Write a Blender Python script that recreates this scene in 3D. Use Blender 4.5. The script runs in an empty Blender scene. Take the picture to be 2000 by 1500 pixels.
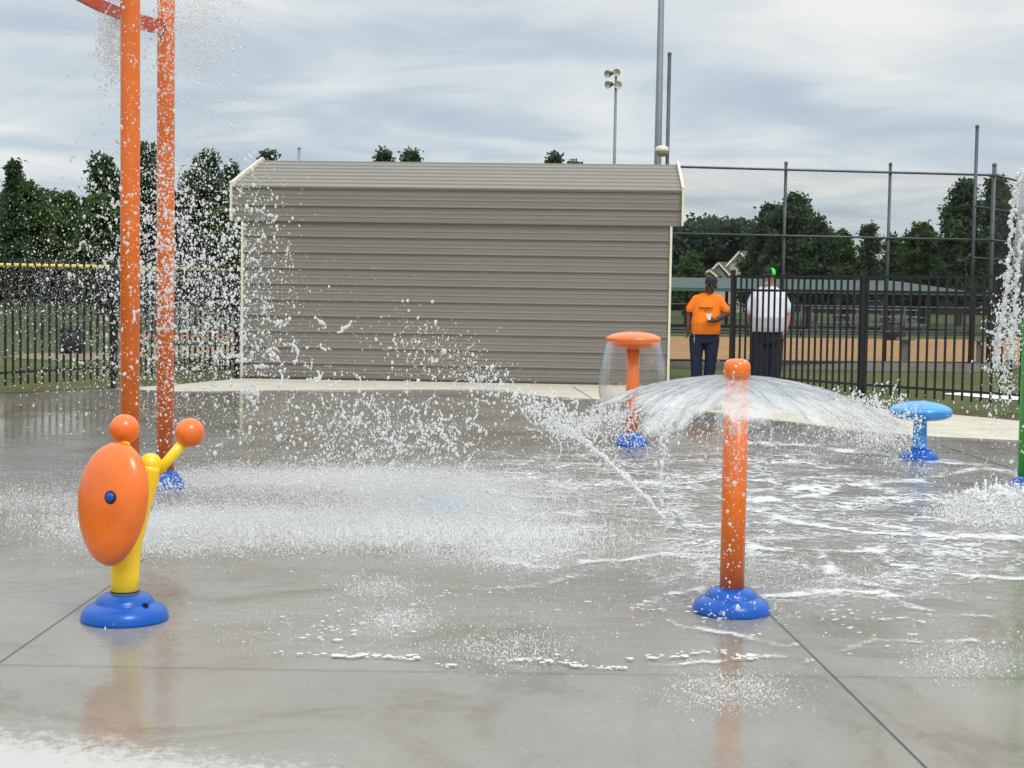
import bpy, bmesh, math, random
import numpy as np
from mathutils import Vector, Matrix
R = math.radians
random.seed(7); rng = np.random.default_rng(11)
S = bpy.context.scene
COL = S.collection

# ------------------------------------------------------------------ camera
CAMZ = 1.5; FPX = 3000.0; ROLL = 0.0155; PIT = math.atan(0.06)
Fw = Vector((0, math.cos(PIT), -math.sin(PIT)))
Rt = Vector((1, 0, 0)); Up = Rt.cross(Fw)
Cr = math.cos(ROLL)*Rt + math.sin(ROLL)*Up
Cu = -math.sin(ROLL)*Rt + math.cos(ROLL)*Up
cd = bpy.data.cameras.new('camera'); cam = bpy.data.objects.new('camera', cd); COL.objects.link(cam)
cd.sensor_width = 36; cd.lens = 54; cd.clip_start = 0.05; cd.clip_end = 5000
m = Matrix((Cr, Cu, -Fw)).transposed().to_4x4(); m.translation = Vector((0, 0, CAMZ)); cam.matrix_world = m
S.camera = cam

# ------------------------------------------------------------------ world and sun
W = bpy.data.worlds.new('World'); S.world = W; W.use_nodes = True
nt = W.node_tree; nt.nodes.clear()
def N(t, ty, **kw):
    n = t.nodes.new(ty)
    for k, v in kw.items():
        if k in n.inputs: n.inputs[k].default_value = v
        else: setattr(n, k, v)
    return n
def mth(t, op, a, b=None, c=None, clamp=False):
    n = t.nodes.new('ShaderNodeMath'); n.operation = op; n.use_clamp = clamp
    for i, v in enumerate((a, b, c)):
        if v is None: continue
        if isinstance(v, (int, float)): n.inputs[i].default_value = v
        else: t.links.new(v, n.inputs[i])
    return n.outputs[0]
def ramp(t, fac, stops, interp='LINEAR'):
    n = t.nodes.new('ShaderNodeValToRGB'); e = n.color_ramp.elements; n.color_ramp.interpolation = interp
    while len(e) < len(stops): e.new(0.5)
    for i, (p, c) in enumerate(stops):
        e[i].position = p; e[i].color = (c, c, c, 1) if isinstance(c, (int, float)) else (*c, 1)
    if fac is not None: t.links.new(fac, n.inputs[0])
    return n.outputs[0]
SUN_EL, SUN_AZ = 52, 150          # degrees; azimuth measured from +Y clockwise
tc = N(nt, 'ShaderNodeTexCoord'); sp = N(nt, 'ShaderNodeSeparateXYZ'); nt.links.new(tc.outputs['Generated'], sp.inputs[0])
zc = mth(nt, 'MAXIMUM', sp.outputs[2], 0.0); zz = mth(nt, 'ADD', zc, 0.10)
cb = N(nt, 'ShaderNodeCombineXYZ')
nt.links.new(mth(nt, 'DIVIDE', sp.outputs[0], zz), cb.inputs[0]); nt.links.new(mth(nt, 'DIVIDE', sp.outputs[1], zz), cb.inputs[1])
cb.inputs[2].default_value = 7.9
n1 = N(nt, 'ShaderNodeTexNoise', Scale=1.5, Detail=9.0, Roughness=0.50, Distortion=0.5); nt.links.new(cb.outputs[0], n1.inputs['Vector'])
n2 = N(nt, 'ShaderNodeTexNoise', Scale=0.5, Detail=3.0, Roughness=0.5, Distortion=0.2); nt.links.new(cb.outputs[0], n2.inputs['Vector'])
cl = mth(nt, 'ADD', mth(nt, 'MULTIPLY', n1.outputs[0], 0.62), mth(nt, 'MULTIPLY', n2.outputs[0], 0.38))
cc = ramp(nt, cl, [(0.36, (0.42, 0.495, 0.575)), (0.45, (0.50, 0.575, 0.64)), (0.51, (0.60, 0.655, 0.69)), (0.57, (0.69, 0.72, 0.73)), (0.65, (0.83, 0.83, 0.80))])
# an overcast sky is brighter overhead
zb = ramp(nt, zc, [(0.0, (0.5, 0.5, 0.5)), (0.2, (0.5, 0.5, 0.5)), (0.5, (0.98, 0.95, 0.90)), (1.0, (1.36, 1.31, 1.23))])
mulv = N(nt, 'ShaderNodeVectorMath', operation='MULTIPLY'); nt.links.new(cc, mulv.inputs[0]); nt.links.new(zb, mulv.inputs[1])
bgc = N(nt, 'ShaderNodeBackground', Strength=1.98); nt.links.new(mulv.outputs[0], bgc.inputs[0])
sky = N(nt, 'ShaderNodeTexSky', sky_type='NISHITA', sun_disc=False, sun_elevation=R(SUN_EL), sun_rotation=R(SUN_AZ))
bgs = N(nt, 'ShaderNodeBackground', Strength=0.012); nt.links.new(sky.outputs[0], bgs.inputs[0])
ad = N(nt, 'ShaderNodeAddShader'); nt.links.new(bgc.outputs[0], ad.inputs[0]); nt.links.new(bgs.outputs[0], ad.inputs[1])
wo = N(nt, 'ShaderNodeOutputWorld'); nt.links.new(ad.outputs[0], wo.inputs[0])

sl = bpy.data.lights.new('sun', 'SUN'); sl.energy = 1.5; sl.angle = R(18); sl.color = (1, 0.96, 0.9)
so = bpy.data.objects.new('sun', sl); COL.objects.link(so)
sd = Vector((math.sin(R(SUN_AZ))*math.cos(R(SUN_EL)), math.cos(R(SUN_AZ))*math.cos(R(SUN_EL)), math.sin(R(SUN_EL))))
so.rotation_euler = sd.to_track_quat('Z', 'Y').to_euler()
S.view_settings.view_transform = 'Standard'; S.view_settings.look = 'None'
S.view_settings.exposure = 0.0; S.view_settings.gamma = 1.0
S.render.engine = 'CYCLES'
S.cycles.transparent_max_bounces = 24; S.cycles.max_bounces = 8
S.cycles.sample_clamp_indirect = 6

# ------------------------------------------------------------------ measuring helpers: photo pixel (2000 x 1500) -> metres
def ray(px, py): return Fw + Cr*((px-1000)/FPX) + Cu*((750-py)/FPX)
def G(px, py, z=0.0):
    r = ray(px, py); t = (z-CAMZ)/r.z; return Vector((r.x*t, r.y*t, z))
def A(px, py, Y):
    r = ray(px, py); t = Y/r.y; return Vector((r.x*t, Y, CAMZ+r.z*t))
CrN, CuN, FwN = np.array(Cr), np.array(Cu), np.array(Fw)
def proj(P):                                            # (n,3) -> pixel columns
    q = P-np.array([0, 0, CAMZ]); d = q@FwN
    return 1000+FPX*(q@CrN)/d, 750-FPX*(q@CuN)/d
def An(px, py, Y):
    r = FwN[None]+CrN[None]*((px-1000)/FPX)[:, None]+CuN[None]*((750-py)/FPX)[:, None]
    t = Y/r[:, 1]; P = r*t[:, None]; P[:, 2] += CAMZ; return P

# ------------------------------------------------------------------ object helpers
def link(o, parent=None):
    COL.objects.link(o)
    if parent is not None: o.parent = parent
    return o
def tag(o, label=None, cat=None, group=None, kind=None):
    if label: o['label'] = label
    if cat: o['category'] = cat
    if group: o['group'] = group
    if kind: o['kind'] = kind
    return o
def thing(name, loc, label, cat, group=None, rz=0.0):
    o = link(bpy.data.objects.new(name, None)); o.location = loc; o.rotation_euler.z = rz; o.empty_display_size = 0.1
    return tag(o, label, cat, group)
def obj(name, bm, mat, parent=None, smooth=False):
    me = bpy.data.meshes.new(name); bmesh.ops.recalc_face_normals(bm, faces=bm.faces); bm.to_mesh(me); bm.free()
    if mat is not None: me.materials.append(mat)
    if smooth: me.polygons.foreach_set('use_smooth', [True]*len(me.polygons))
    return link(bpy.data.objects.new(name, me), parent)
def copy_tree(o, parent=None):
    c = o.copy(); COL.objects.link(c); c.parent = parent
    for ch in list(o.children): copy_tree(ch, c)
    return c
def box(bm, c, s, rz=0.0, rx=0.0, ry=0.0, bev=0.0):
    M = Matrix.Translation(c) @ Matrix.Rotation(rz, 4, 'Z') @ Matrix.Rotation(ry, 4, 'Y') @ Matrix.Rotation(rx, 4, 'X') @ Matrix.Diagonal((*s, 1))
    r = bmesh.ops.create_cube(bm, size=1, matrix=M)
    if bev:
        es = set(e for v in r['verts'] for e in v.link_edges)
        bmesh.ops.bevel(bm, geom=list(es), offset=bev, segments=2, affect='EDGES')
    return bm
def bar(bm, a, b, w, h=None):
    a, b = Vector(a), Vector(b); d = b-a; h = h or w
    q = d.to_track_quat('Y', 'Z').to_matrix().to_4x4()
    bmesh.ops.create_cube(bm, size=1, matrix=Matrix.Translation((a+b)/2) @ q @ Matrix.Diagonal((w, d.length, h, 1)))
def tube(bm, pts, rad, seg=16, cap=True):
    pts = [Vector(p) for p in pts]; n = len(pts)
    rad = [rad]*n if isinstance(rad, (int, float)) else rad
    rings = []; ref = None
    for i, p in enumerate(pts):
        d = (pts[min(i+1, n-1)]-pts[max(i-1, 0)]).normalized()
        if ref is None: ref = Vector((1, 0, 0)) if abs(d.x) < 0.8 else Vector((0, 1, 0))
        u = (ref-d*ref.dot(d)).normalized(); v = d.cross(u); ref = u
        rings.append([bm.verts.new(p+(u*math.cos(a)+v*math.sin(a))*rad[i]) for a in [2*math.pi*k/seg for k in range(seg)]])
    for a, b in zip(rings, rings[1:]):
        for k in range(seg): bm.faces.new((a[k], a[(k+1) % seg], b[(k+1) % seg], b[k]))
    if cap: bm.faces.new(rings[0][::-1]); bm.faces.new(rings[-1])
def lathe(bm, prof, seg=48, M=Matrix()):
    rings = []
    for r, z in prof:
        if r < 1e-5: rings.append([bm.verts.new(M @ Vector((0, 0, z)))])
        else: rings.append([bm.verts.new(M @ Vector((r*math.cos(2*math.pi*k/seg), r*math.sin(2*math.pi*k/seg), z))) for k in range(seg)])
    for a, b in zip(rings, rings[1:]):
        for k in range(seg):
            k2 = (k+1) % seg
            if len(a) == 1 and len(b) == 1: continue
            if len(a) == 1: bm.faces.new((a[0], b[k], b[k2]))
            elif len(b) == 1: bm.faces.new((a[k], a[k2], b[0]))
            else: bm.faces.new((a[k], a[k2], b[k2], b[k]))
def sphere(bm, c, r, seg=24, M=None):
    s = r if hasattr(r, '__len__') else (r, r, r)
    bmesh.ops.create_uvsphere(bm, u_segments=seg, v_segments=seg//2+2, radius=1, matrix=(Matrix.Translation(c) @ (M or Matrix()) @ Matrix.Diagonal((*s, 1))))
def poly(bm, pts):
    bm.faces.new([bm.verts.new(p) for p in pts])
def npmesh(name, V, F, mat, parent=None, smooth=True, attrs=None):
    V = np.asarray(V, dtype=np.float32); F = np.asarray(F, dtype=np.int32); k = F.shape[1]
    me = bpy.data.meshes.new(name)
    me.vertices.add(len(V)); me.vertices.foreach_set('co', V.ravel())
    me.loops.add(F.size); me.loops.foreach_set('vertex_index', F.ravel())
    me.polygons.add(len(F)); me.polygons.foreach_set('loop_start', np.arange(0, F.size, k, dtype=np.int32))
    me.polygons.foreach_set('loop_total', np.full(len(F), k, dtype=np.int32))
    me.update(calc_edges=True)
    if smooth: me.polygons.foreach_set('use_smooth', np.ones(len(F), dtype=bool))
    for nm, (typ, data) in (attrs or {}).items():
        at = me.attributes.new(nm, typ, 'POINT')
        at.data.foreach_set('vector' if typ == 'FLOAT_VECTOR' else 'value', np.asarray(data, dtype=np.float32).ravel())
    if mat: me.materials.append(mat)
    return link(bpy.data.objects.new(name, me), parent)
# numpy value noise
def _h(i, j, s):
    n = (i*374761393+j*668265263+s*974634777) & 0xffffffff
    n = ((n ^ (n >> 13))*1274126177) & 0xffffffff
    return ((n ^ (n >> 16)) & 0xffff)/65535.0
def vn(x, y, s=0):
    xi, yi = np.floor(x).astype(np.int64), np.floor(y).astype(np.int64); fx, fy = x-xi, y-yi
    fx = fx*fx*(3-2*fx); fy = fy*fy*(3-2*fy)
    a, b, c, d = _h(xi, yi, s), _h(xi+1, yi, s), _h(xi, yi+1, s), _h(xi+1, yi+1, s)
    return (a*(1-fx)+b*fx)*(1-fy)+(c*(1-fx)+d*fx)*fy
def fbm(x, y, s=0, o=4):
    t = 0; a = 0.5; w = 0
    for k in range(o): t = t+a*vn(x*2**k, y*2**k, s+k*17); w += a; a *= 0.5
    return t/w
def sstep(a, b, x):
    t = np.clip((x-a)/(b-a), 0, 1); return t*t*(3-2*t)

# ------------------------------------------------------------------ materials
def mat(name, col, rough=0.6, metal=0.0, var=0.0, vscale=3.0, bump=0.0, bscale=20.0, coat=0.0, spec=None, detail=5.0, col2=None, emis=None):
    M = bpy.data.materials.new(name); M.use_nodes = True; t = M.node_tree; p = t.nodes['Principled BSDF']
    p.inputs['Base Color'].default_value = (*col, 1); p.inputs['Roughness'].default_value = rough; p.inputs['Metallic'].default_value = metal
    if coat: p.inputs['Coat Weight'].default_value = coat; p.inputs['Coat Roughness'].default_value = 0.08
    if spec is not None: p.inputs['Specular IOR Level'].default_value = spec
    tcn = N(t, 'ShaderNodeTexCoord')
    if var or col2:
        n = N(t, 'ShaderNodeTexNoise', Scale=vscale, Detail=detail, Roughness=0.6); t.links.new(tcn.outputs['Object'], n.inputs['Vector'])
        c2 = col2 or tuple(min(1, c*(1+var)) for c in col); c1 = col if col2 else tuple(c*(1-var) for c in col)
        t.links.new(ramp(t, n.outputs[0], [(0.32, c1), (0.68, c2)]), p.inputs['Base Color'])
    if bump:
        n = N(t, 'ShaderNodeTexNoise', Scale=bscale, Detail=4.0); t.links.new(tcn.outputs['Object'], n.inputs['Vector'])
        b = N(t, 'ShaderNodeBump', Strength=bump, Distance=0.01); t.links.new(n.outputs[0], b.inputs['Height']); t.links.new(b.outputs[0], p.inputs['Normal'])
    return M
ORANGE = mat('orange_gelcoat', (0.80, 0.160, 0.014), 0.28, var=0.10, vscale=5, coat=0.35, bump=0.05, bscale=60)
ORANGE_PIPE = mat('orange_paint', (0.76, 0.150, 0.010), 0.33, var=0.10, vscale=4, coat=0.25, bump=0.05, bscale=80)
REDOR = mat('red_orange_paint', (0.50, 0.050, 0.010), 0.35, var=0.1, coat=0.2)
BLUE = mat('blue_gelcoat', (0.001, 0.085, 0.42), 0.30, var=0.10, vscale=6, coat=0.12, spec=0.35, bump=0.06, bscale=50)
LBLUE = mat('light_blue_gelcoat', (0.03, 0.29, 0.74), 0.30, var=0.08, vscale=6, coat=0.4)
YELLOW = mat('yellow_paint', (0.95, 0.62, 0.010), 0.28, var=0.06, vscale=5, coat=0.35)
GREENP = mat('green_paint', (0.035, 0.36, 0.035), 0.33, var=0.06, coat=0.3)
BLACK = mat('black_powder_coat', (0.010, 0.009, 0.011), 0.35, var=0.3, vscale=9)
DARKP = mat('dark_plastic', (0.010, 0.012, 0.02), 0.5)
GALV = mat('galvanised_steel', (0.25, 0.27, 0.28), 0.45, 0.7, var=0.2, vscale=6)
GALVD = mat('weathered_steel', (0.085, 0.085, 0.095), 0.5, 0.4, var=0.25, vscale=3)
POLEG = mat('grey_pole_paint', (0.17, 0.20, 0.225), 0.5, 0.3, var=0.12, vscale=1.2)
ALU = mat('aluminium', (0.30, 0.31, 0.32), 0.5, 0.5, var=0.1)
CREAM = mat('cream_trim', (0.74, 0.70, 0.53), 0.5, var=0.08, vscale=4)
TAUPE = mat('taupe_metal_siding', (0.215, 0.195, 0.170), 0.45, 0.0, var=0.03, vscale=0.8, bump=0.03, bscale=6)
CONCRETE_LT = mat('dry_concrete', (0.52, 0.475, 0.39), 0.85, var=0.12, vscale=2.2, bump=0.25, bscale=60, detail=8)
KERBM = mat('kerb_concrete', (0.24, 0.22, 0.19), 0.85, var=0.18, vscale=3, bump=0.2)
GRASSM = mat('grass', (0.050, 0.075, 0.022), 0.9, col2=(0.115, 0.115, 0.045), vscale=0.6, bump=0.6, bscale=25, detail=12, spec=0.1)
GRASSF = mat('field_grass', (0.055, 0.075, 0.033), 0.9, col2=(0.085, 0.100, 0.045), vscale=0.15, bump=0.4, bscale=12, detail=10, spec=0.1)
DIRT = mat('infield_dirt', (0.34, 0.20, 0.10), 0.95, var=0.14, vscale=0.5, bump=0.3, bscale=8, detail=9, spec=0.1)
SOIL = mat('bare_soil', (0.11, 0.075, 0.045), 0.95, var=0.3, vscale=5, bump=0.6, bscale=30, detail=9, spec=0.1)
MOUND = mat('pale_dirt', (0.22, 0.18, 0.12), 0.95, var=0.2, vscale=1.5, spec=0.1)
ROOFG = mat('green_metal_roof', (0.018, 0.055, 0.040), 0.5, var=0.12, vscale=0.3)
PAD_Y = mat('yellow_fence_cap', (0.72, 0.60, 0.09), 0.5, var=0.1)
WSCREEN = mat('dark_windscreen', (0.016, 0.018, 0.022), 0.9, var=0.3, vscale=0.6)
TRUNK = mat('bark', (0.06, 0.045, 0.035), 0.9, var=0.3, vscale=4)
HOUSEW = mat('cream_house_wall', (0.50, 0.46, 0.37), 0.8, var=0.05)
HOUSER = mat('brown_shingles', (0.12, 0.095, 0.075), 0.9, var=0.15, vscale=2)
TRIMW = mat('white_trim', (0.75, 0.75, 0.72), 0.6)
JOINTM = mat('joint_sealant', (0.035, 0.028, 0.022), 0.8, var=0.4, vscale=7)
GLASSL = mat('lamp_glass', (0.65, 0.63, 0.58), 0.15, 0.5)
LAMPB = mat('lamp_housing', (0.10, 0.10, 0.10), 0.4, 0.6)
DOMEL = mat('dome_lamp_plastic', (0.62, 0.60, 0.55), 0.4, var=0.05)
DOMEU = mat('dome_lamp_lens', (0.38, 0.35, 0.26), 0.3)
WHITEP = mat('white_pipe', (0.78, 0.78, 0.76), 0.5)

def foliage(name, c1, c2):
    M = bpy.data.materials.new(name); M.use_nodes = True; t = M.node_tree; p = t.nodes['Principled BSDF']
    tcn = N(t, 'ShaderNodeNewGeometry')
    n = N(t, 'ShaderNodeTexNoise', Scale=0.7, Detail=6.0, Roughness=0.7); t.links.new(tcn.outputs['Position'], n.inputs['Vector'])
    t.links.new(ramp(t, n.outputs[0], [(0.35, c1), (0.65, c2)]), p.inputs['Base Color'])
    p.inputs['Roughness'].default_value = 0.75; p.inputs['Specular IOR Level'].default_value = 0.2
    tr = N(t, 'ShaderNodeBsdfTranslucent'); tr.inputs[0].default_value = (*[c*1.1 for c in c2], 1)
    mx = N(t, 'ShaderNodeMixShader', Fac=0.25); t.links.new(p.outputs[0], mx.inputs[1]); t.links.new(tr.outputs[0], mx.inputs[2])
    t.links.new(mx.outputs[0], t.nodes['Material Output'].inputs[0]); return M
PINE = foliage('pine_needles', (0.032, 0.056, 0.032), (0.082, 0.124, 0.060))
LEAF = foliage('broad_leaves', (0.035, 0.062, 0.020), (0.090, 0.140, 0.040))
FARW = foliage('far_woods_foliage', (0.040, 0.064, 0.050), (0.075, 0.108, 0.068))

def drop_mat(name, glass=0.5, white=0.9):
    M = bpy.data.materials.new(name); M.use_nodes = True; t = M.node_tree; t.nodes.remove(t.nodes['Principled BSDF'])
    g = N(t, 'ShaderNodeBsdfGlass', IOR=1.33, Roughness=0.02); g.inputs[0].default_value = (0.97, 0.98, 1, 1)
    d = N(t, 'ShaderNodeBsdfDiffuse'); d.inputs[0].default_value = (white, white, white, 1)
    tr = N(t, 'ShaderNodeBsdfTranslucent'); tr.inputs[0].default_value = (white, white, white, 1)
    m1 = N(t, 'ShaderNodeMixShader', Fac=0.5); t.links.new(d.outputs[0], m1.inputs[1]); t.links.new(tr.outputs[0], m1.inputs[2])
    m2 = N(t, 'ShaderNodeMixShader', Fac=glass); t.links.new(m1.outputs[0], m2.inputs[1]); t.links.new(g.outputs[0], m2.inputs[2])
    t.links.new(m2.outputs[0], t.nodes['Material Output'].inputs[0]); return M
DROP = drop_mat('water_drops', 0.35, 0.96)
MIST = drop_mat('fine_spray', 0.0, 0.97)
ROPE = drop_mat('water_stream', 0.2, 0.96)
def sheet_mat(name, lo=0.05, hi=0.75, t0=0.45, t1=0.72, sc=3.0, tint=0.93, bst=0.6, refr=0.4):
    M = bpy.data.materials.new(name); M.use_nodes = True; t = M.node_tree; t.nodes.remove(t.nodes['Principled BSDF'])
    at = N(t, 'ShaderNodeAttribute', attribute_name='flow')
    n = N(t, 'ShaderNodeTexNoise', Scale=sc, Detail=8.0, Roughness=0.65, Distortion=0.4); t.links.new(at.outputs['Vector'], n.inputs['Vector'])
    op = N(t, 'ShaderNodeAttribute', attribute_name='open')
    f = ramp(t, n.outputs[0], [(t0, lo), (t1, hi)])
    ff = mth(t, 'ADD', f, mth(t, 'MULTIPLY', op.outputs['Fac'], 0.0), clamp=True)
    bp = N(t, 'ShaderNodeBump', Strength=bst, Distance=0.02); t.links.new(n.outputs[0], bp.inputs['Height'])
    tp = N(t, 'ShaderNodeBsdfTransparent'); tp.inputs[0].default_value = (tint, tint, tint*1.01, 1)
    rf = N(t, 'ShaderNodeBsdfRefraction', IOR=1.06, Roughness=0.02); rf.inputs[0].default_value = (0.97, 0.97, 0.97, 1); t.links.new(bp.outputs[0], rf.inputs['Normal'])
    cl_ = N(t, 'ShaderNodeMixShader', Fac=refr); t.links.new(tp.outputs[0], cl_.inputs[1]); t.links.new(rf.outputs[0], cl_.inputs[2])
    gl = N(t, 'ShaderNodeBsdfGlossy', Roughness=0.08); gl.inputs[0].default_value = (0.95, 0.97, 1, 1); t.links.new(bp.outputs[0], gl.inputs['Normal'])
    fr = N(t, 'ShaderNodeFresnel', IOR=1.33); t.links.new(bp.outputs[0], fr.inputs['Normal'])
    c2 = N(t, 'ShaderNodeMixShader'); t.links.new(mth(t, 'MULTIPLY', fr.outputs[0], 0.40), c2.inputs[0]); t.links.new(cl_.outputs[0], c2.inputs[1]); t.links.new(gl.outputs[0], c2.inputs[2])
    d = N(t, 'ShaderNodeBsdfDiffuse'); d.inputs[0].default_value = (0.9, 0.9, 0.92, 1)
    tr = N(t, 'ShaderNodeBsdfTranslucent'); tr.inputs[0].default_value = (0.9, 0.9, 0.92, 1)
    m1 = N(t, 'ShaderNodeMixShader', Fac=0.5); t.links.new(d.outputs[0], m1.inputs[1]); t.links.new(tr.outputs[0], m1.inputs[2])
    m2 = N(t, 'ShaderNodeMixShader'); t.links.new(ff, m2.inputs[0]); t.links.new(c2.outputs[0], m2.inputs[1]); t.links.new(m1.outputs[0], m2.inputs[2])
    # torn places in the sheet
    th = N(t, 'ShaderNodeBsdfTransparent')
    m3 = N(t, 'ShaderNodeMixShader'); hole = ramp(t, mth(t, 'SUBTRACT', op.outputs['Fac'], mth(t, 'MULTIPLY', n.outputs[0], 0.8)), [(0.0, 0.0), (0.16, 1.0)])
    t.links.new(hole, m3.inputs[0]); t.links.new(m2.outputs[0], m3.inputs[1]); t.links.new(th.outputs[0], m3.inputs[2])
    t.links.new(m3.outputs[0], t.nodes['Material Output'].inputs[0]); return M
DOMEW = sheet_mat('dome_water_sheet', 0.02, 0.42, 0.49, 0.74, 2.6)
CURT = sheet_mat('curtain_water_sheet', 0.0, 0.14, 0.52, 0.78, 3.0, 0.99, 0.25, 0.25)

# wet pad
def smask(t, nz_scale, attr, spread):
    tcn = N(t, 'ShaderNodeTexCoord')
    n = N(t, 'ShaderNodeTexNoise', Scale=nz_scale, Detail=6.0, Roughness=0.7); t.links.new(tcn.outputs['Object'], n.inputs['Vector'])
    at = N(t, 'ShaderNodeAttribute', attribute_name=attr)
    v = mth(t, 'ADD', at.outputs['Fac'], mth(t, 'MULTIPLY', mth(t, 'SUBTRACT', n.outputs[0], 0.5), spread))
    return ramp(t, v, [(0.46, 0.0), (0.54, 1.0)])
def pad_material():
    M = bpy.data.materials.new('wet_concrete'); M.use_nodes = True; t = M.node_tree; p = t.nodes['Principled BSDF']
    tcn = N(t, 'ShaderNodeTexCoord')
    n = N(t, 'ShaderNodeTexNoise', Scale=0.55, Detail=10.0, Roughness=0.62); t.links.new(tcn.outputs['Object'], n.inputs['Vector'])
    c = ramp(t, n.outputs[0], [(0.3, (0.315, 0.270, 0.222)), (0.5, (0.375, 0.342, 0.302)), (0.7, (0.430, 0.405, 0.372))])
    n3 = N(t, 'ShaderNodeTexNoise', Scale=45.0, Detail=6.0, Roughness=0.8); t.links.new(tcn.outputs['Object'], n3.inputs['Vector'])
    sp_ = ramp(t, n3.outputs[0], [(0.3, 0.86), (0.7, 1.10)])
    v = N(t, 'ShaderNodeVectorMath', operation='MULTIPLY'); t.links.new(c, v.inputs[0]); t.links.new(sp_, v.inputs[1])
    n4 = N(t, 'ShaderNodeTexNoise', Scale=0.9, Detail=7.0, Roughness=0.7, Distortion=1.2); t.links.new(tcn.outputs['Object'], n4.inputs['Vector'])
    st = ramp(t, n4.outputs[0], [(0.36, (0.72, 0.665, 0.59)), (0.47, (0.96, 0.95, 0.94)), (0.60, (1.04, 1.04, 1.05))])
    v2 = N(t, 'ShaderNodeVectorMath', operation='MULTIPLY'); t.links.new(v.outputs[0], v2.inputs[0]); t.links.new(st, v2.inputs[1])
    n5 = N(t, 'ShaderNodeTexVoronoi', Scale=9.0, Randomness=1.0); t.links.new(tcn.outputs['Object'], n5.inputs['Vector'])
    pit = ramp(t, n5.outputs['Distance'], [(0.030, 0.45), (0.055, 1.0)])
    v = N(t, 'ShaderNodeVectorMath', operation='MULTIPLY'); t.links.new(v2.outputs[0], v.inputs[0]); t.links.new(pit, v.inputs[1])
    dry = smask(t, 34.0, 'dry', 2.6)
    mx = N(t, 'ShaderNodeMixRGB'); t.links.new(dry, mx.inputs[0]); t.links.new(v.outputs[0], mx.inputs[1]); mx.inputs[2].default_value = (0.47, 0.46, 0.44, 1)
    t.links.new(mx.outputs[0], p.inputs['Base Color']); p.inputs['Roughness'].default_value = 0.75
    b = N(t, 'ShaderNodeBump', Strength=0.25, Distance=0.004); t.links.new(n3.outputs[0], b.inputs['Height']); t.links.new(b.outputs[0], p.inputs['Normal'])
    return M
def water_material():
    M = bpy.data.materials.new('water_film'); M.use_nodes = True; t = M.node_tree; t.nodes.remove(t.nodes['Principled BSDF'])
    tcn = N(t, 'ShaderNodeTexCoord')
    act = N(t, 'ShaderNodeAttribute', attribute_name='act')
    n = N(t, 'ShaderNodeTexNoise', Scale=9.0, Detail=7.0, Roughness=0.62, Distortion=0.6); t.links.new(tcn.outputs['Object'], n.inputs['Vector'])
    b = N(t, 'ShaderNodeBump', Distance=0.03); t.links.new(n.outputs[0], b.inputs['Height']); t.links.new(mth(t, 'MULTIPLY', act.outputs['Fac'], 0.40), b.inputs['Strength'])
    # patchiness of the film: thin places are duller
    n2 = N(t, 'ShaderNodeTexNoise', Scale=1.3, Detail=6.0, Roughness=0.6); t.links.new(tcn.outputs['Object'], n2.inputs['Vector'])
    rgh = mth(t, 'ADD', ramp(t, n2.outputs[0], [(0.40, 0.01), (0.65, 0.10)]), mth(t, 'MULTIPLY', act.outputs['Fac'], 0.12))
    tp = N(t, 'ShaderNodeBsdfTransparent'); tp.inputs[0].default_value = (0.96, 0.97, 0.97, 1)
    gl = N(t, 'ShaderNodeBsdfGlossy'); t.links.new(rgh, gl.inputs['Roughness']); t.links.new(b.outputs[0], gl.inputs['Normal'])
    fr = N(t, 'ShaderNodeFresnel', IOR=1.33); t.links.new(b.outputs[0], fr.inputs['Normal'])
    frs = mth(t, 'MULTIPLY', fr.outputs[0], 1.0)
    m1 = N(t, 'ShaderNodeMixShader'); t.links.new(frs, m1.inputs[0]); t.links.new(tp.outputs[0], m1.inputs[1]); t.links.new(gl.outputs[0], m1.inputs[2])
    # foam
    fa = N(t, 'ShaderNodeAttribute', attribute_name='foam')
    nf = N(t, 'ShaderNodeTexNoise', Scale=22.0, Detail=8.0, Roughness=0.8, Distortion=1.0); t.links.new(tcn.outputs['Object'], nf.inputs['Vector'])
    de = N(t, 'ShaderNodeAttribute', attribute_name='dens')
    nw = N(t, 'ShaderNodeTexNoise', Scale=3.5, Detail=5.0, Roughness=0.65); t.links.new(tcn.outputs['Object'], nw.inputs['Vector'])
    wv = N(t, 'ShaderNodeVectorMath', operation='MULTIPLY_ADD'); t.links.new(nw.outputs['Color'], wv.inputs[0]); wv.inputs[1].default_value = (0.55, 0.55, 0); t.links.new(tcn.outputs['Object'], wv.inputs[2])
    lac = None
    for sc_, th_, w_ in ((2.2, 0.055, 1.0), (5.5, 0.075, 0.9), (13.0, 0.13, 0.6)):
        vo = N(t, 'ShaderNodeTexVoronoi', feature='DISTANCE_TO_EDGE', Scale=sc_); t.links.new(wv.outputs[0], vo.inputs['Vector'])
        q = mth(t, 'MULTIPLY', ramp(t, vo.outputs['Distance'], [(0.0, 1.0), (th_, 0.0)]), w_)
        lac = q if lac is None else mth(t, 'MAXIMUM', lac, q)
    nb_ = N(t, 'ShaderNodeTexNoise', Scale=1.6, Detail=5.0, Roughness=0.6); t.links.new(wv.outputs[0], nb_.inputs['Vector'])
    patch = ramp(t, nb_.outputs[0], [(0.40, 0.0), (0.62, 1.0)])
    body_ = mth(t, 'MULTIPLY', mth(t, 'ADD', mth(t, 'MULTIPLY', lac, 0.85), mth(t, 'MULTIPLY', patch, 0.12)), de.outputs['Fac'])
    tot = mth(t, 'ADD', fa.outputs['Fac'], mth(t, 'MULTIPLY', body_, mth(t, 'ADD', mth(t, 'MULTIPLY', patch, 0.7), 0.45)))
    grain = mth(t, 'MULTIPLY', mth(t, 'SUBTRACT', nf.outputs[0], 0.5), 1.9)
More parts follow.
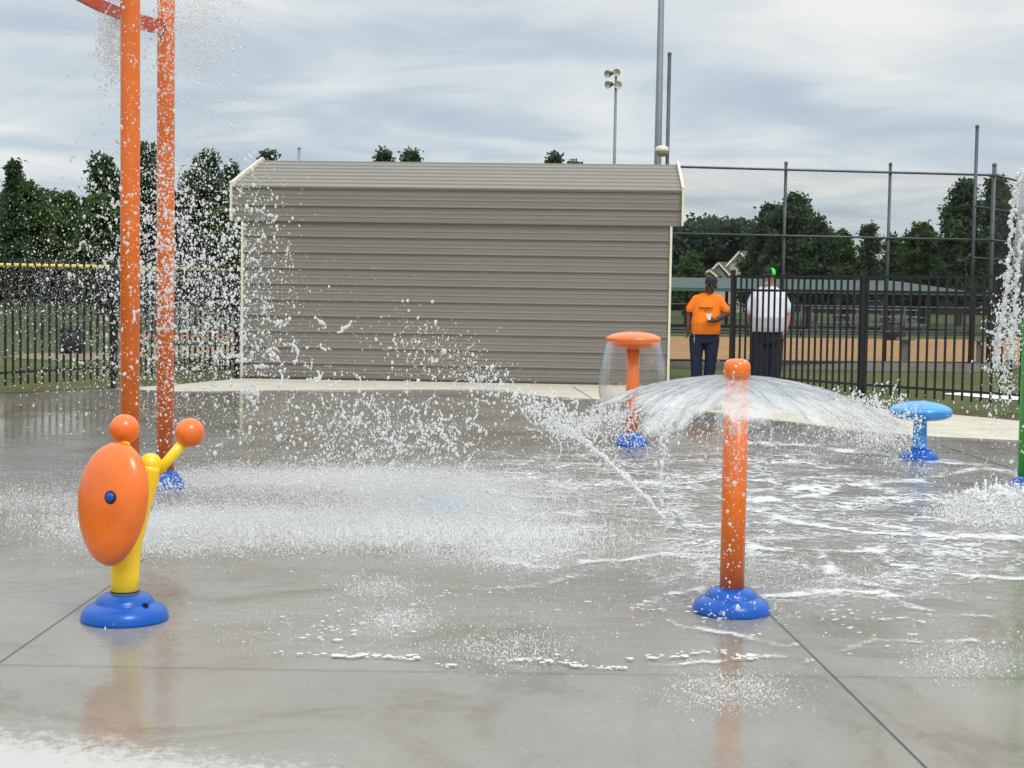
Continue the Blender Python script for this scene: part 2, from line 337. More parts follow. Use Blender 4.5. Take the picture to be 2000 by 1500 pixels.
    fv = mth(t, 'ADD', tot, mth(t, 'MULTIPLY', grain, mth(t, 'MINIMUM', mth(t, 'MULTIPLY', tot, 3.0), 1.0)))
    ff2 = ramp(t, fv, [(0.21, 0.0), (0.72, 0.72)])
    d = N(t, 'ShaderNodeBsdfDiffuse'); d.inputs[0].default_value = (0.80, 0.81, 0.82, 1)
    m2 = N(t, 'ShaderNodeMixShader'); t.links.new(ff2, m2.inputs[0]); t.links.new(m1.outputs[0], m2.inputs[1]); t.links.new(d.outputs[0], m2.inputs[2])
    # no film where the concrete is dry
    wt = N(t, 'ShaderNodeAttribute', attribute_name='wet')
    dry = smask(t, 34.0, 'dry', 2.6)
    keep = mth(t, 'MULTIPLY', wt.outputs['Fac'], mth(t, 'SUBTRACT', 1.0, dry))
    t0 = N(t, 'ShaderNodeBsdfTransparent')
    m3 = N(t, 'ShaderNodeMixShader'); t.links.new(keep, m3.inputs[0]); t.links.new(t0.outputs[0], m3.inputs[1]); t.links.new(m2.outputs[0], m3.inputs[2])
    t.links.new(m3.outputs[0], t.nodes['Material Output'].inputs[0]); return M

# ------------------------------------------------------------------ the ground
def flat(name, pts, z, m_, kind='structure', thick=0.0):
    bm = bmesh.new(); poly(bm, [(p[0], p[1], z) for p in pts]); bmesh.ops.triangulate(bm, faces=bm.faces)
    o = obj(name, bm, m_); 
    for p in o.data.polygons:
        if p.normal.z < 0: o.data.flip_normals(); break
    return tag(o, kind=kind)
flat('ground', [(-1500, -60), (1500, -60), (1500, 2500), (-1500, 2500)], 0, GRASSF)
def gp(l): return [(v.x, v.y) for v in (G(*q) for q in l)]
flat('grass_verge', [(-40, 14), (40, 14), (40, 30.5), (-40, 30.5)], 0.006, GRASSM)
back_edge = [(-500, 800), (0, 771), (225, 761), (345, 753), (474, 741), (1304, 756), (1420, 761), (1560, 779), (1640, 791), (1700, 799), (1858, 812), (1986, 824), (2400, 855)]
pe = gp(back_edge)
flat('dirt_edge', [(x*1.0, y+0.0) for x, y in pe[5:]]+[(x+0.05, y+0.75+0.25*math.sin(i*2.1)) for i, (x, y) in enumerate(pe[5:])][::-1], 0.010, SOIL)
flat('dirt_border', pe[:5]+[(x-0.1, y+0.45+0.12*math.sin(i*2.1)) for i, (x, y) in enumerate(pe[:5])][::-1], 0.010, SOIL)
# infield, path, mound and mown field
flat('infield', gp([(1100, 709), (2600, 728), (2600, 668), (1900, 664), (1500, 660), (1100, 655)]), 0.012, DIRT)
flat('infield_dirt', gp([(190, 652), (330, 648), (520, 645), (520, 668), (330, 662), (215, 660)]), 0.012, DIRT)
def ell(cx, cy, rx, ry, n=28): return gp([(cx+rx*math.cos(a), cy+ry*math.sin(a)) for a in [2*math.pi*k/n for k in range(n)]])
flat('dirt_mound_path', ell(150, 697, 135, 7.5), 0.012, MOUND)
flat('gravel_path', gp([(300, 676), (520, 672), (520, 700), (300, 700)]), 0.012, MOUND)
flat('white_path', gp([(1838, 771), (1880, 768), (2100, 774), (2100, 787), (1960, 782)]), 0.016, WHITEP)

# pad and water film share one grid
wet_line = [(-600, 775), (0, 770), (225, 762), (340, 768), (470, 766), (880, 764), (979, 765), (1057, 777), (1168, 783), (1300, 797), (1500, 822), (1700, 847), (1828, 857), (1986, 864), (2600, 880)]
NR, NC = 620, 820
ys = 3.6*np.exp(np.linspace(0, math.log(24.6/3.6), NR)); cs = np.linspace(-0.52, 0.52, NC)
YY, CC = np.meshgrid(ys, cs, indexing='ij'); XX = YY*CC
P = np.stack([XX.ravel(), YY.ravel(), np.zeros(XX.size)], 1)
px, py = proj(P); X, Y = P[:, 0], P[:, 1]
wl = np.interp(px, [a for a, b in wet_line], [b for a, b in wet_line])
wet = sstep(-1.5, 4, py-wl+5*(fbm(X*1.2, Y*1.2, 3)-0.5))
be = np.interp(px, [a for a, b in back_edge], [b for a, b in back_edge])
dryp = sstep(-0.15, 0.30, 0.5*((py-1415-0.115*px)/60)+0.5*(fbm(X*2, Y*2, 9)-0.5))*0.5+0.0
dryp = np.clip(0.5+(py-(1440+0.13*px))/120, 0, 1)*(px < 900)
def gauss(cx, cy, rx, ry, a=1.0): return a*np.exp(-((px-cx)/rx)**2-((py-cy)/ry)**2)
dens = (gauss(1180, 985, 330, 75, 0.75)+gauss(1650, 985, 360, 80, 0.75)+gauss(1500, 1070, 460, 75, 0.60)+gauss(1750, 1130, 300, 40, 0.35)+gauss(1100, 900, 250, 40, 0.3)+gauss(1600, 900, 250, 25, 0.35)
        + gauss(1350, 920, 300, 45, 0.45)+gauss(1950, 1010, 120, 35, 0.9)+gauss(620, 1045, 330, 26, 0.9)+gauss(620, 950, 300, 16, 0.6)+gauss(880, 1000, 200, 50, 0.5)+gauss(200, 985, 280, 40, 0.45)
        + gauss(1000, 1090, 120, 30, 0.5)+gauss(1900, 1100, 180, 60, 0.45)+gauss(1150, 1130, 250, 40, 0.22)+gauss(1700, 1200, 260, 35, 0.22)
        + gauss(600, 1245, 160, 45, 0.26)+gauss(1500, 1190, 500, 60, 0.20)+gauss(1200, 1310, 300, 14, 0.25)+gauss(740, 1160, 60, 18, 0.45)+gauss(770, 1225, 70, 20, 0.40)+gauss(1000, 1285, 90, 28, 0.38)
        + gauss(1430, 1370, 110, 28, 0.38)+gauss(1880, 1310, 110, 28, 0.34)+gauss(1020, 850, 120, 20, 0.15)+gauss(500, 930, 320, 18, 0.6)+gauss(1370, 1290, 160, 22, 0.12))
wx = X+0.35*(fbm(X*0.9, Y*0.9, 21)-0.5)*2; wy = Y+0.7*(fbm(X*0.9, Y*0.9, 22)-0.5)*2
r1 = 1-np.abs(2*fbm(wx*1.5, wy*0.9, 31, 3)-1)*3.2; r2 = 1-np.abs(2*fbm(wx*4.2, wy*2.6, 32, 3)-1)*2.8
lace = np.clip(np.maximum(r1, 0.85*r2), 0, 1)
blot = fbm(wx*2.3, wy*1.4, 41, 4)
dens = np.minimum(dens, 0.9)
foam = np.zeros_like(px)
lines = [
 (0.55, [(1440, 869), (1600, 876), (1690, 884), (1760, 900), (1840, 908), (1920, 914), (1990, 932), (2100, 940)]),
 (0.28, [(880, 842), (960, 838), (1060, 841), (1180, 852), (1300, 862)]),
 (0.50, [(1560, 962), (1640, 955), (1740, 944), (1850, 933), (1900, 920)]),
 (0.62, [(1450, 1003), (1560, 1025), (1680, 1045), (1800, 1052), (2050, 1060)]),
 (0.50, [(1440, 1075), (1600, 1081), (1750, 1085), (1905, 1068)]),
 (0.62, [(1500, 1172), (1620, 1163), (1720, 1165), (1770, 1185), (1830, 1205), (1930, 1212)]),
 (0.48, [(1285, 1205), (1320, 1225), (1430, 1246), (1520, 1267), (1578, 1268)]),
 (0.55, [(1200, 1314), (1300, 1309), (1420, 1300), (1520, 1290), (1640, 1280), (1700, 1264)]),
 (0.34, [(1640, 1243), (1720, 1260), (1820, 1262), (2100, 1262)]),
 (0.55, [(1250, 1195), (1300, 1172), (1375, 1158)]),
 (0.30, [(860, 1150), (960, 1156), (1050, 1150), (1120, 1135)]),
 (0.60, [(1450, 945), (1560, 955), (1632, 966), (1560, 975), (1450, 983)]),
 (0.48, [(1700, 1100), (1800, 1120), (1900, 1132), (2100, 1140)]),
 (0.55, [(1600, 1090), (1615, 1105), (1625, 1130)]),
 (0.50, [(1140, 1105), (1210, 1102), (1290, 1090), (1400, 1095)]),
 (0.30, [(330, 960), (500, 945), (700, 950)]),
 (0.40, [(1650, 995), (1750, 968), (1700, 955)]),
]
wob = 5*(fbm(X*2.2, Y*1.4, 51, 3)-0.5)*2+4*(fbm(X*9, Y*6, 52, 3)-0.5)*2
brk = np.clip(-0.95+3.8*fbm(X*11.0, Y*7.0, 61, 4), 0.0, 1.3)*np.clip(-0.2+2.2*fbm(X*2.0, Y*2.0, 62, 3), 0.15, 1.2)
for amp, pl in lines:
    best = np.full(len(px), 1e9)
    for (x0, y0), (x1, y1) in zip(pl, pl[1:]):
        dx, dy = x1-x0, (y1-y0)*4
        t_ = np.clip(((px-x0)*dx+((py+wob-y0)*4)*dy)/(dx*dx+dy*dy), 0, 1)
        dd = np.hypot(px-x0-t_*dx, (py+wob-y0)*4-t_*dy); best = np.minimum(best, dd)
    wdt = 7+15*fbm(X*1.6, Y*1.6, 71, 2)
    foam = foam+0.85*amp*np.exp(-(best/wdt)**2)*brk
foam = foam+(0.45*np.exp(-((px-600)/340)**2-((py-1050)/20)**2)+0.25*np.exp(-((px-620)/260)**2-((py-948)/10)**2))*np.clip(-0.4+2.2*fbm(X*7, Y*4, 91, 4), 0, 1.2)
foam = np.clip(foam, 0, 1)
act = np.clip(0.10+gauss(1300, 990, 800, 150, 0.8)+gauss(500, 1010, 600, 110, 0.8)+gauss(1000, 1180, 900, 110, 0.35), 0, 1)*sstep(775, 890, py)
act = np.maximum(act, 0.05)
idx = np.arange(NR*NC).reshape(NR, NC)
F = np.stack([idx[:-1, :-1], idx[:-1, 1:], idx[1:, 1:], idx[1:, :-1]], -1).reshape(-1, 4)
keepf = (wet[F].max(1) > 0.001)
Pw = P.copy(); Pw[:, 2] = 0.022+0.012*act*(fbm(X*3, Y*2, 81)-0.5)
o = npmesh('water', Pw, F[keepf], water_material(), attrs={'foam': ('FLOAT', foam), 'dens': ('FLOAT', dens), 'act': ('FLOAT', act), 'wet': ('FLOAT', wet), 'dry': ('FLOAT', dryp)})
tag(o, kind='structure')
kp = (py[F] > be[F]).all(1) & ((py[F] > be[F]+0).any(1))
o = npmesh('splash_pad', P+np.array([0, 0, 0.012]), F[kp], pad_material(), attrs={'dry': ('FLOAT', dryp)}); tag(o, kind='structure')
# near part of the pad behind and under the camera
flat('splash_pad_near', [(-9, -6), (9, -6), (1.872, 3.6), (-1.872, 3.6)], 0.012, mat('damp_concrete', (0.34, 0.315, 0.28), 0.6, var=0.15))
# dry walkway strip
bk = gp(back_edge[2:]); fr_ = gp([(a, b) for a, b in wet_line if a >= 225])
dense = []
for (x0, y0), (x1, y1) in zip(wet_line[2:], wet_line[3:]):
    for k in range(14): dense.append((x0+(x1-x0)*k/14, y0+(y1-y0)*k/14-0.6))
dense = [q for q in dense if q[0] >= 225 and q[0] < 2400]
flat('walkway', bk+gp(dense)[::-1], 0.017, CONCRETE_LT)
# saw-cut joints
def joint(bm, pts, w=0.011, z=0.0165):
    pts = [G(*q) for q in pts]
    for a, b in zip(pts, pts[1:]):
        a, b = Vector((a.x, a.y, z)), Vector((b.x, b.y, z)); d = (b-a).normalized(); s = Vector((-d.y, d.x, 0))*w/2
        bm.faces.new([bm.verts.new(v) for v in (a-s, a+s, b+s, b-s)])
bm = bmesh.new()
joint(bm, [(-200, 1452), (0, 1301), (215, 1150), (400, 1005), (640, 790)], 0.006)
joint(bm, [(-300, 1302), (0, 1306), (660, 1317)], 0.0045)
joint(bm, [(663, 1317), (1000, 1322), (2300, 1336)], 0.004)
joint(bm, [(1840, 1540), (1590, 1290), (1505, 1208), (1300, 985), (1235, 893), (1132, 768)], 0.0065)
joint(bm, [(2100, 955), (1955, 912), (1840, 874)], 0.011)
joint(bm, [(1170, 790), (1118, 757)], 0.010, 0.0215)
o = obj('pad_joints', bm, JOINTM); tag(o, kind='structure')
for p in o.data.polygons: pass

# ------------------------------------------------------------------ metal building
BL = G(474, 740); BR = G(1303, 756)
bd = (BR-BL); blen = math.hypot(bd.x, bd.y); brz = math.atan2(bd.y, bd.x)
bt = thing('metal_building', (BL.x, BL.y, 0), 'long taupe metal shed with horizontal ribbed walls and cream corner trim', 'building', rz=brz)
ZE, ZR, ZS, DEP = 3.16, 3.74, 2.60, 4.3
def ribbed(bm, x0, x1, p0, p1, nrm, n, h=0.030):
    """panel from p0 to p1 (y,z) with ribs standing out along nrm, extruded in x"""
    prof = []
    for k in range(n):
        for u, q in ((0.0, 0), (0.24, 0), (0.265, 0.2), (0.30, 0.2), (0.33, 0), (0.49, 0), (0.515, 0.2), (0.55, 0.2), (0.58, 0), (0.82, 0), (0.865, 1), (0.915, 1), (0.975, 0)):
            prof.append(((k+u)/n, q))
    prof.append((1.0, 0)); va = []; vb = []
    for u, q in prof:
        y = p0[0]+(p1[0]-p0[0])*u+nrm[0]*h*q; z = p0[1]+(p1[1]-p0[1])*u+nrm[1]*h*q
        va.append(bm.verts.new((x0, y, z))); vb.append(bm.verts.new((x1, y, z)))
    for i in range(len(va)-1): bm.faces.new((va[i], vb[i], vb[i+1], va[i+1]))
bm = bmesh.new(); ribbed(bm, 0, blen, (0, 0.05), (0, ZE), (-1, 0), 12); obj('front_wall', bm, TAUPE, bt)
bm = bmesh.new(); ribbed(bm, 0, blen, (DEP, 0.05), (DEP, ZE), (1, 0), 12); obj('rear_wall', bm, TAUPE, bt)
for xx in (0.004, blen-0.004):
    bm = bmesh.new(); poly(bm, [(xx, 0.02, 0.05), (xx, DEP-0.02, 0.05), (xx, DEP-0.02, ZE), (xx, DEP/2, ZR-0.02), (xx, 0.02, ZE)]); obj('end_wall', bm, TAUPE, bt)
EX = 0.17; SL = Vector((0, DEP/2+0.05, ZR-ZE)).normalized(); NR_ = (-SL.z, SL.y)
bm = bmesh.new(); ribbed(bm, -EX, blen+EX, (-0.06, ZE), (DEP/2, ZR), NR_, 7, 0.022); ribbed(bm, -EX, blen+EX, (DEP+0.06, ZE), (DEP/2, ZR), (SL.z, SL.y), 7, 0.022); obj('roof', bm, TAUPE, bt)
bm = bmesh.new(); ribbed(bm, -EX, blen+EX, (-0.040, ZS), (-0.040, ZE+0.005), (-1, 0), 2); obj('eave_skirt', bm, TAUPE, bt)
bm = bmesh.new(); box(bm, (blen/2, -0.068, ZE-0.005), (blen+2*EX, 0.016, 0.022)); obj('eave_trim', bm, TAUPE, bt)
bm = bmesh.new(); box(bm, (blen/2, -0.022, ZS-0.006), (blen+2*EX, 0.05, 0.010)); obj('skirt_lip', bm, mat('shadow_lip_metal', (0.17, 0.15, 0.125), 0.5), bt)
for s, xx in ((-1, -0.012), (1, blen+0.012)):
    bm = bmesh.new(); box(bm, (xx, -0.005, 1.32), (0.035, 0.075, 2.56)); obj('corner_trim', bm, CREAM, bt)
for s, xx in ((-1, -EX-0.016), (1, blen+EX+0.016)):
    bm = bmesh.new(); box(bm, (xx, -0.075, (ZS+ZE)/2), (0.032, 0.07, ZE-ZS+0.01)); obj('eave_corner_trim', bm, CREAM, bt)
    bm = bmesh.new()
    bar(bm, (xx, -0.09, ZE+0.012), (xx, DEP/2, ZR+0.03), 0.04, 0.09); bar(bm, (xx, DEP+0.09, ZE+0.012), (xx, DEP/2, ZR+0.03), 0.04, 0.09); obj('rake_trim', bm, CREAM, bt)
BRM = mat('dark_base_rail', (0.08, 0.075, 0.07), 0.5, 0.3)
for yy in (0.0, DEP): bm = bmesh.new(); box(bm, (blen/2, yy, 0.025), (blen+0.02, 0.09, 0.05)); obj('base_rail', bm, BRM, bt)
bm = bmesh.new(); box(bm, (0, 0, 0), (0.015, 0.010, 0.015)); fm = obj('fastener', bm, DARKP, bt)
for xx in np.linspace(0.35, blen-0.35, 6):
    for k in range(1, 12):
        z = 0.05+(ZE-0.05)*(k-0.16)/12
        if z < ZS-0.05: fm.location = (xx+random.uniform(-0.01, 0.01), -0.004, z); fm = link(fm.copy(), bt)
bpy.data.objects.remove(fm)
vp = A(584, 318, 31.5)
t = thing('vent_pipe', (vp.x, 31.5, 0), 'thin pale grey post sticking up behind the shed roof', 'pipe')
bm = bmesh.new(); tube(bm, [(0, 0, 0), (0, 0, A(584, 291, 31.5).z)], 0.030); obj('pipe', bm, ALU, t, True)
bm = bmesh.new(); lathe(bm, [(0, 0), (0.036, 0), (0.036, 0.03), (0, 0.04)]); c = obj('pipe_cap', bm, ALU, t); c.location.z = A(584, 291, 31.5).z

# ------------------------------------------------------------------ floodlight poles
fy = 60.0; fp = A(1199.5, 340, fy); ft = A(1203.5, 172, fy)
t = thing('floodlight_pole', (fp.x, fy, 0), 'slim far floodlight pole with four round lamps above the shed', 'light pole')
sc = fy/FPX
bm = bmesh.new(); tube(bm, [(0, 0, 0), (0, 0, A(1203, 145, fy).z)], [0.075, 0.05]); obj('pole', bm, POLEG, t, True)
zt, zb2 = A(1203, 146, fy).z, A(1203, 167, fy).z
bm = bmesh.new(); bar(bm, (-16*sc, 0, zt+2*sc), (8*sc, 0, zt+5*sc), 0.05); obj('cross_arm', bm, POLEG, t)
bm = bmesh.new(); bar(bm, (-16*sc, 0, zb2), (5*sc, 0, zb2+2*sc), 0.05); obj('cross_arm', bm, POLEG, t)
for (lx, lz, ang) in ((-18, -1+146-146, 0.9), (0.5, 3, 0.15), (-17, 0, 0.9), (4, 0, -0.15)):
    zz_ = (zt if lz in (-1, 3) else zb2) + (lz*sc if lz == 3 else 0)
    M = Matrix.Rotation(-ang, 4, 'Z') @ Matrix.Rotation(R(105), 4, 'X')
    bm = bmesh.new(); lathe(bm, [(0.0, -0.28), (0.07, -0.27), (0.10, -0.16), (0.13, -0.10), (0.15, 0.0), (0.145, 0.0)], 20, M)
    c = obj('lamp', bm, LAMPB, t, True); c.location = (lx*sc, -0.12, zz_)
    bm = bmesh.new(); lathe(bm, [(0, -0.05), (0.08, -0.03), (0.144, -0.004)], 20, M); obj('lens', bm, GLASSL, c, True)
by = 45.0; b0 = A(1283.5, 332, by); b1 = A(1291, 0, by)
t = thing('light_pole', (A(1277.5, 660, by).x, by, 0), 'thick grey steel pole rising out of frame behind the shed', 'light pole')
bm = bmesh.new(); tube(bm, [(0, 0, 0), (0.0, 0, 3), (0.0, 0, 14)], [0.125, 0.115, 0.075], 24); obj('pole', bm, POLEG, t, True)
bm = bmesh.new(); bar(bm, (-1.1, 0, 13.9), (1.1, 0, 13.9), 0.1); obj('cross_arm', bm, POLEG, t)
for lx in (-0.9, -0.3, 0.3, 0.9):
    bm = bmesh.new(); lathe(bm, [(0.0, -0.28), (0.07, -0.27), (0.13, -0.16), (0.22, 0.0)], 16, Matrix.Rotation(R(105), 4, 'X')); c = obj('lamp', bm, LAMPB, t, True); c.location = (lx, -0.1, 14.1)

# ------------------------------------------------------------------ backstop of chain link
def chain(bm, a, b, z0, z1, pitch=0.062, w=0.0034, off=0.0):
    a, b = Vector(a), Vector(b); d = b-a; L = math.hypot(d.x, d.y); u = Vector((d.x/L, d.y/L, 0)); nrm = Vector((-u.y, u.x, 0))
    H = z1-z0; k = -int(H/pitch)-1
    while k*pitch < L:
        for s in (1, -1):
            x0, x1 = k*pitch, k*pitch+H
            t0, t1 = max(0, -x0/H), min(1, (L-x0)/H)
            if t1 <= t0: continue
            q0 = a+u*(x0+H*t0); q1 = a+u*(x0+H*t1)
            za, zb_ = (z0+H*t0, z0+H*t1) if s > 0 else (z1-H*t0, z1-H*t1)
            q0 = Vector((q0.x, q0.y, za))+nrm*off; q1 = Vector((q1.x, q1.y, zb_))+nrm*off
            dd = (q1-q0).normalized(); sv = dd.cross(nrm)*w/2; nv = nrm*w/2
            vs = [bm.verts.new(v) for v in (q0-sv, q0+nv, q0+sv, q1-sv, q1+nv, q1+sv)]
            bm.faces.new((vs[0], vs[1], vs[4], vs[3])); bm.faces.new((vs[1], vs[2], vs[5], vs[4]))
        k += 1
bA = A(1303, 330, 31.0); bB = A(1535, 330, 31.35); bC = A(1739, 330, 31.6); bD = A(1942, 335, 31.9); bE = A(2064, 330, 36.0)
zT = 4.05; zM = 2.72; zL = 0.80; z0 = 0.18
def g2(v): return Vector((v.x, v.y, 0))
bA, bB, bC, bD, bE = map(g2, (bA, bB, bC, bD, bE))
t = thing('backstop_fence', bA, 'tall grey chain link backstop with two very tall posts, behind the men', 'fence')
def rel(v): return v-bA
MESHM = mat('chain_link_wire', (0.075, 0.08, 0.085), 0.5, 0.5)
for v, h, r_ in ((bA, 6.27, 0.038), (bB, 4.17, 0.032), (bC, 4.2, 0.032), (bD, 4.25, 0.045), (bE, 4.2, 0.032)):
    bm = bmesh.new(); v = rel(v); tube(bm, [v, v+Vector((0, 0, h))], r_, 12); lathe(bm, [(r_+0.006, h), (r_+0.006, h+0.03), (r_*0.5, h+0.055), (0, h+0.06)], 12, Matrix.Translation(v)); obj('post', bm, GALVD, t, True)
vt = rel(g2(A(1907, 300, 31.75))); bm = bmesh.new(); tube(bm, [vt, vt+Vector((0, 0, 5.02))], 0.036, 12); lathe(bm, [(0.042, 5.0), (0.042, 5.05), (0, 5.07)], 12, Matrix.Translation(vt)); obj('post', bm, GALVD, t, True)
for a, b in ((bA, bD), (bD, bE)):
    for z in (zT, zM, zL, z0):
        bm = bmesh.new(); tube(bm, [rel(a)+Vector((0, -0.05, z)), rel(b)+Vector((0, -0.05, z))], 0.022, 8); obj('rail', bm, GALVD, t, True)
for a, b, zs in ((vt+bA, bE, (3.4, 2.35)),):
    for z in zs:
        bm = bmesh.new(); tube(bm, [rel(a)+Vector((0, -0.05, z)), rel(b)+Vector((0, -0.05, z))], 0.018, 8); obj('rail', bm, GALVD, t, True)
bm = bmesh.new(); chain(bm, rel(bA), rel(bD), z0, zT+0.05); obj('chain_link', bm, MESHM, t)
bm = bmesh.new(); chain(bm, rel(bD), rel(bE), z0, zT+0.05); obj('chain_link', bm, MESHM, t)
bm = bmesh.new(); a, b = rel(bA), rel(bD); bar(bm, a+Vector((-3, -0.1, 0.085)), b+Vector((0, -0.1, 0.085)), 0.15, 0.17); bar(bm, b+Vector((0, 0, 0.085)), rel(bE)+Vector((0, 0, 0.085)), 0.15, 0.17); obj('kerb', bm, KERBM, t)
# low rail line in front of the backstop
t2a = g2(A(1500, 733, 28.9)); t2b = g2(A(2100, 741, 28.9))
# dome lamp on the tall post
dl = A(1293, 295, 30.9); t = thing('dome_lamp', dl, 'small beige dome lamp fixed to the tall black post', 'lamp')
rr = 13.5*30.9/FPX
bm = bmesh.new(); lathe(bm, [(rr*0.98, 0), (rr, 0.02), (rr*0.9, 0.07), (rr*0.6, 0.10), (0, 0.115)], 28); obj('cover', bm, DOMEL, t, True)
bm = bmesh.new(); lathe(bm, [(rr*0.95, -0.002), (rr*0.9, -0.04), (rr*0.62, -0.09), (rr*0.4, -0.108), (0, -0.112)], 28); obj('lens', bm, DOMEU, t, True)
bm = bmesh.new(); bar(bm, (0, 0, 0.0), (bA.x-dl.x, 0.1, 0.0), 0.03); obj('bracket', bm, GALVD, t)

# ------------------------------------------------------------------ black picket fences
def picket_mesh(h, w=0.024):
    me = bpy.data.meshes.new('picket'); bm = bmesh.new(); box(bm, (0, 0, h/2), (w, w, h)); bm.to_mesh(me); bm.free(); me.materials.append(BLACK); return me
def fence(label, pts, posts, pitch, pitch2=None, rails=(0.27, 1.58, 1.79), pz=(0.14, 1.79), name='picket_fence'):
    o = thing(name, pts[0], label, 'fence'); base = pts[0]
    me = picket_mesh(pz[1]-pz[0])
    for i, (a, b) in enumerate(zip(pts, pts[1:])):
        a, b = a-base, b-base; d = b-a; L = d.length; rz = math.atan2(d.y, d.x); u = d/L
        for z in rails:
            bm = bmesh.new(); box(bm, (0, 0, 0), (L, 0.036, 0.036)); r_ = obj('rail', bm, BLACK, o); r_.location = (a+b)/2+Vector((0, 0, z)); r_.rotation_euler.z = rz
        n = int(L/(pitch if i == 0 else pitch2 or pitch))
        for k in range(n):
            s = (k+0.5)*L/n
            p_ = link(bpy.data.objects.new('picket', me), o); p_.location = a+u*s+Vector((0, 0, pz[0]+random.uniform(-0.004, 0.004))); p_.rotation_euler.z = rz
    for i in posts:
        a = pts[i]-base; bm = bmesh.new(); box(bm, (0, 0, 0.93), (0.066, 0.066, 1.86)); box(bm, (0, 0, 1.875), (0.078, 0.078, 0.03), bev=0.006)
        p_ = obj('post', bm, BLACK, o); p_.location = a
    return o
F0 = Vector((3.40, 23.85, 0)); F1 = g2(G(1681, 788)); F2 = Vector((6.52, 19.85, 0)); F2 = F1+(F2-F1)*1.7
fence('black metal picket fence on the right with the white shirted man behind it', [F0, F1, F2], (0, 1, 2), 0.118, 0.138)
L1 = g2(G(222, 759)); L0 = Vector((-6.80, 20.35, 0)); L0b = L1+(L0-L1)*1.6; L2 = BL+Vector((-0.12, 0.15, 0)); L2.z = 0
fence('black metal picket fence on the left running from behind the spray to the shed', [L0b, L1, L2], (0, 1, 2), 0.138, rails=(0.32, 1.60, 1.82), pz=(0.15, 1.82))

# ------------------------------------------------------------------ ball field beyond
def cap_fence(label, a, b, z1, r_, capm, step=3.0, screen=True, zb_=0.05, mesh=False):
    a, b = g2(a), g2(b); o = thing('outfield_fence', a, label, 'fence'); d = b-a; n = max(2, int(d.length/step))
    bm = bmesh.new(); tube(bm, [Vector((0, 0, z1)), d+Vector((0, 0, z1))], r_, 10); obj('top_cap', bm, capm, o, True)
    if screen:
        bm = bmesh.new(); bar(bm, Vector((0, 0.02, (z1+zb_)/2)), d+Vector((0, 0.02, (z1+zb_)/2)), 0.02, z1-zb_); obj('windscreen', bm, WSCREEN, o)
    for k in range(n+1):
        bm = bmesh.new(); p_ = d*(k/n); tube(bm, [p_, p_+Vector((0, 0, z1))], 0.03, 8); obj('post', bm, GALVD, o)
    if mesh:
        bm = bmesh.new(); chain(bm, (0, 0, 0), d, 0.05, z1, 0.10, 0.007); obj('chain_link', bm, BLACK, o)
    return o
cap_fence('near ball field fence on the left with a thick yellow top tube', A(-150, 660, 42), A(520, 660, 44), A(200, 521, 43).z, 0.055, PAD_Y, 2.6, screen=False, mesh=True)
cap_fence('far left outfield fence with a thin yellow top and dark windscreen', A(-300, 578, 165), A(520, 578, 175), A(100, 549, 168).z, 0.07, PAD_Y, 8)
cap_fence('far right outfield fence with yellow top, seen past the orange shirted man', A(1250, 604, 150), A(1420, 604, 150), A(1330, 579, 150).z, 0.09, PAD_Y, 6)
cap_fence('far dark outfield fence behind the bleachers on the right', A(1420, 604, 140), A(2300, 604, 150), A(1700, 588, 145).z, 0.06, GALVD, 8)
# low pipe rails along the infield on the right
def rail_fence(label, a, b, zs, n, r_=0.028, m_=GALVD):
    a, b = g2(a), g2(b); o = thing('pipe_rail_fence', a, label, 'fence'); d = b-a
    for z in zs:
        bm = bmesh.new(); tube(bm, [Vector((0, 0, z)), d+Vector((0, 0, z))], r_, 8); obj('rail', bm, m_, o, True)
    for k in range(n+1):
        bm = bmesh.new(); p_ = d*(k/n); tube(bm, [p_, p_+Vector((0, 0, zs[0]))], r_*1.1, 8); obj('post', bm, m_, o, True)
    bm = bmesh.new(); chain(bm, (0, 0, 0), d, 0.05, zs[0], 0.09, 0.006); obj('chain_link', bm, MESHM, o)
rail_fence('long low chain link fence between infield and outfield on the right', A(1250, 660, 56), A(2150, 660, 60), (1.15, 0.12), 9)
# dark boxes
def bin_(p_, w, h, label):
    o = thing('trash_can', p_, label, 'trash can', group=None)
    bm = bmesh.new(); lathe(bm, [(0, 0.02), (w*0.46, 0.02), (w*0.5, 0.08), (w*0.5, h-0.05), (w*0.47, h-0.04)], 28); obj('body', bm, DARKP, o, True)
    bm = bmesh.new(); lathe(bm, [(w*0.53, h-0.06), (w*0.53, h), (w*0.42, h+0.015), (w*0.40, h-0.02), (0, h-0.025)], 28); obj('lid', bm, DARKP, o, True)
bin_(g2(G(139, 691)), 0.50, 0.56, 'dark trash can on the dirt patch beyond the left fence')
bin_(g2(G(1745, 665)), 0.50, 0.66, 'dark trash can on the far grass beyond the right fence')
# bleachers
def bleachers(p_, w, rows, label, rz=0.0):
    o = thing('bleachers', p_, label, 'bleachers', rz=rz)
    for k in range(rows):
        bm = bmesh.new(); box(bm, (0, k*0.6, 0.40+k*0.30), (w, 0.24, 0.04)); obj('seat', bm, ALU, o)
        bm = bmesh.new(); box(bm, (0, k*0.6+0.3, 0.12+k*0.30), (w, 0.26, 0.03)); obj('foot_board', bm, ALU, o)
    for xx in (-w*0.45, 0, w*0.45):
        bm = bmesh.new(); bar(bm, (xx, 0, 0.03), (xx, rows*0.6, 0.03), 0.05)
        for k in range(rows): bar(bm, (xx, k*0.6, 0), (xx, k*0.6, 0.38+k*0.3), 0.04)
        obj('frame', bm, GALV, o)
bleachers(g2(G(1745, 653)), 2.7, 3, 'small aluminium bleachers on the far grass right of centre')
bleachers(g2(G(1640, 648)), 2.2, 3, 'aluminium bleachers farther left beside the first bleachers')
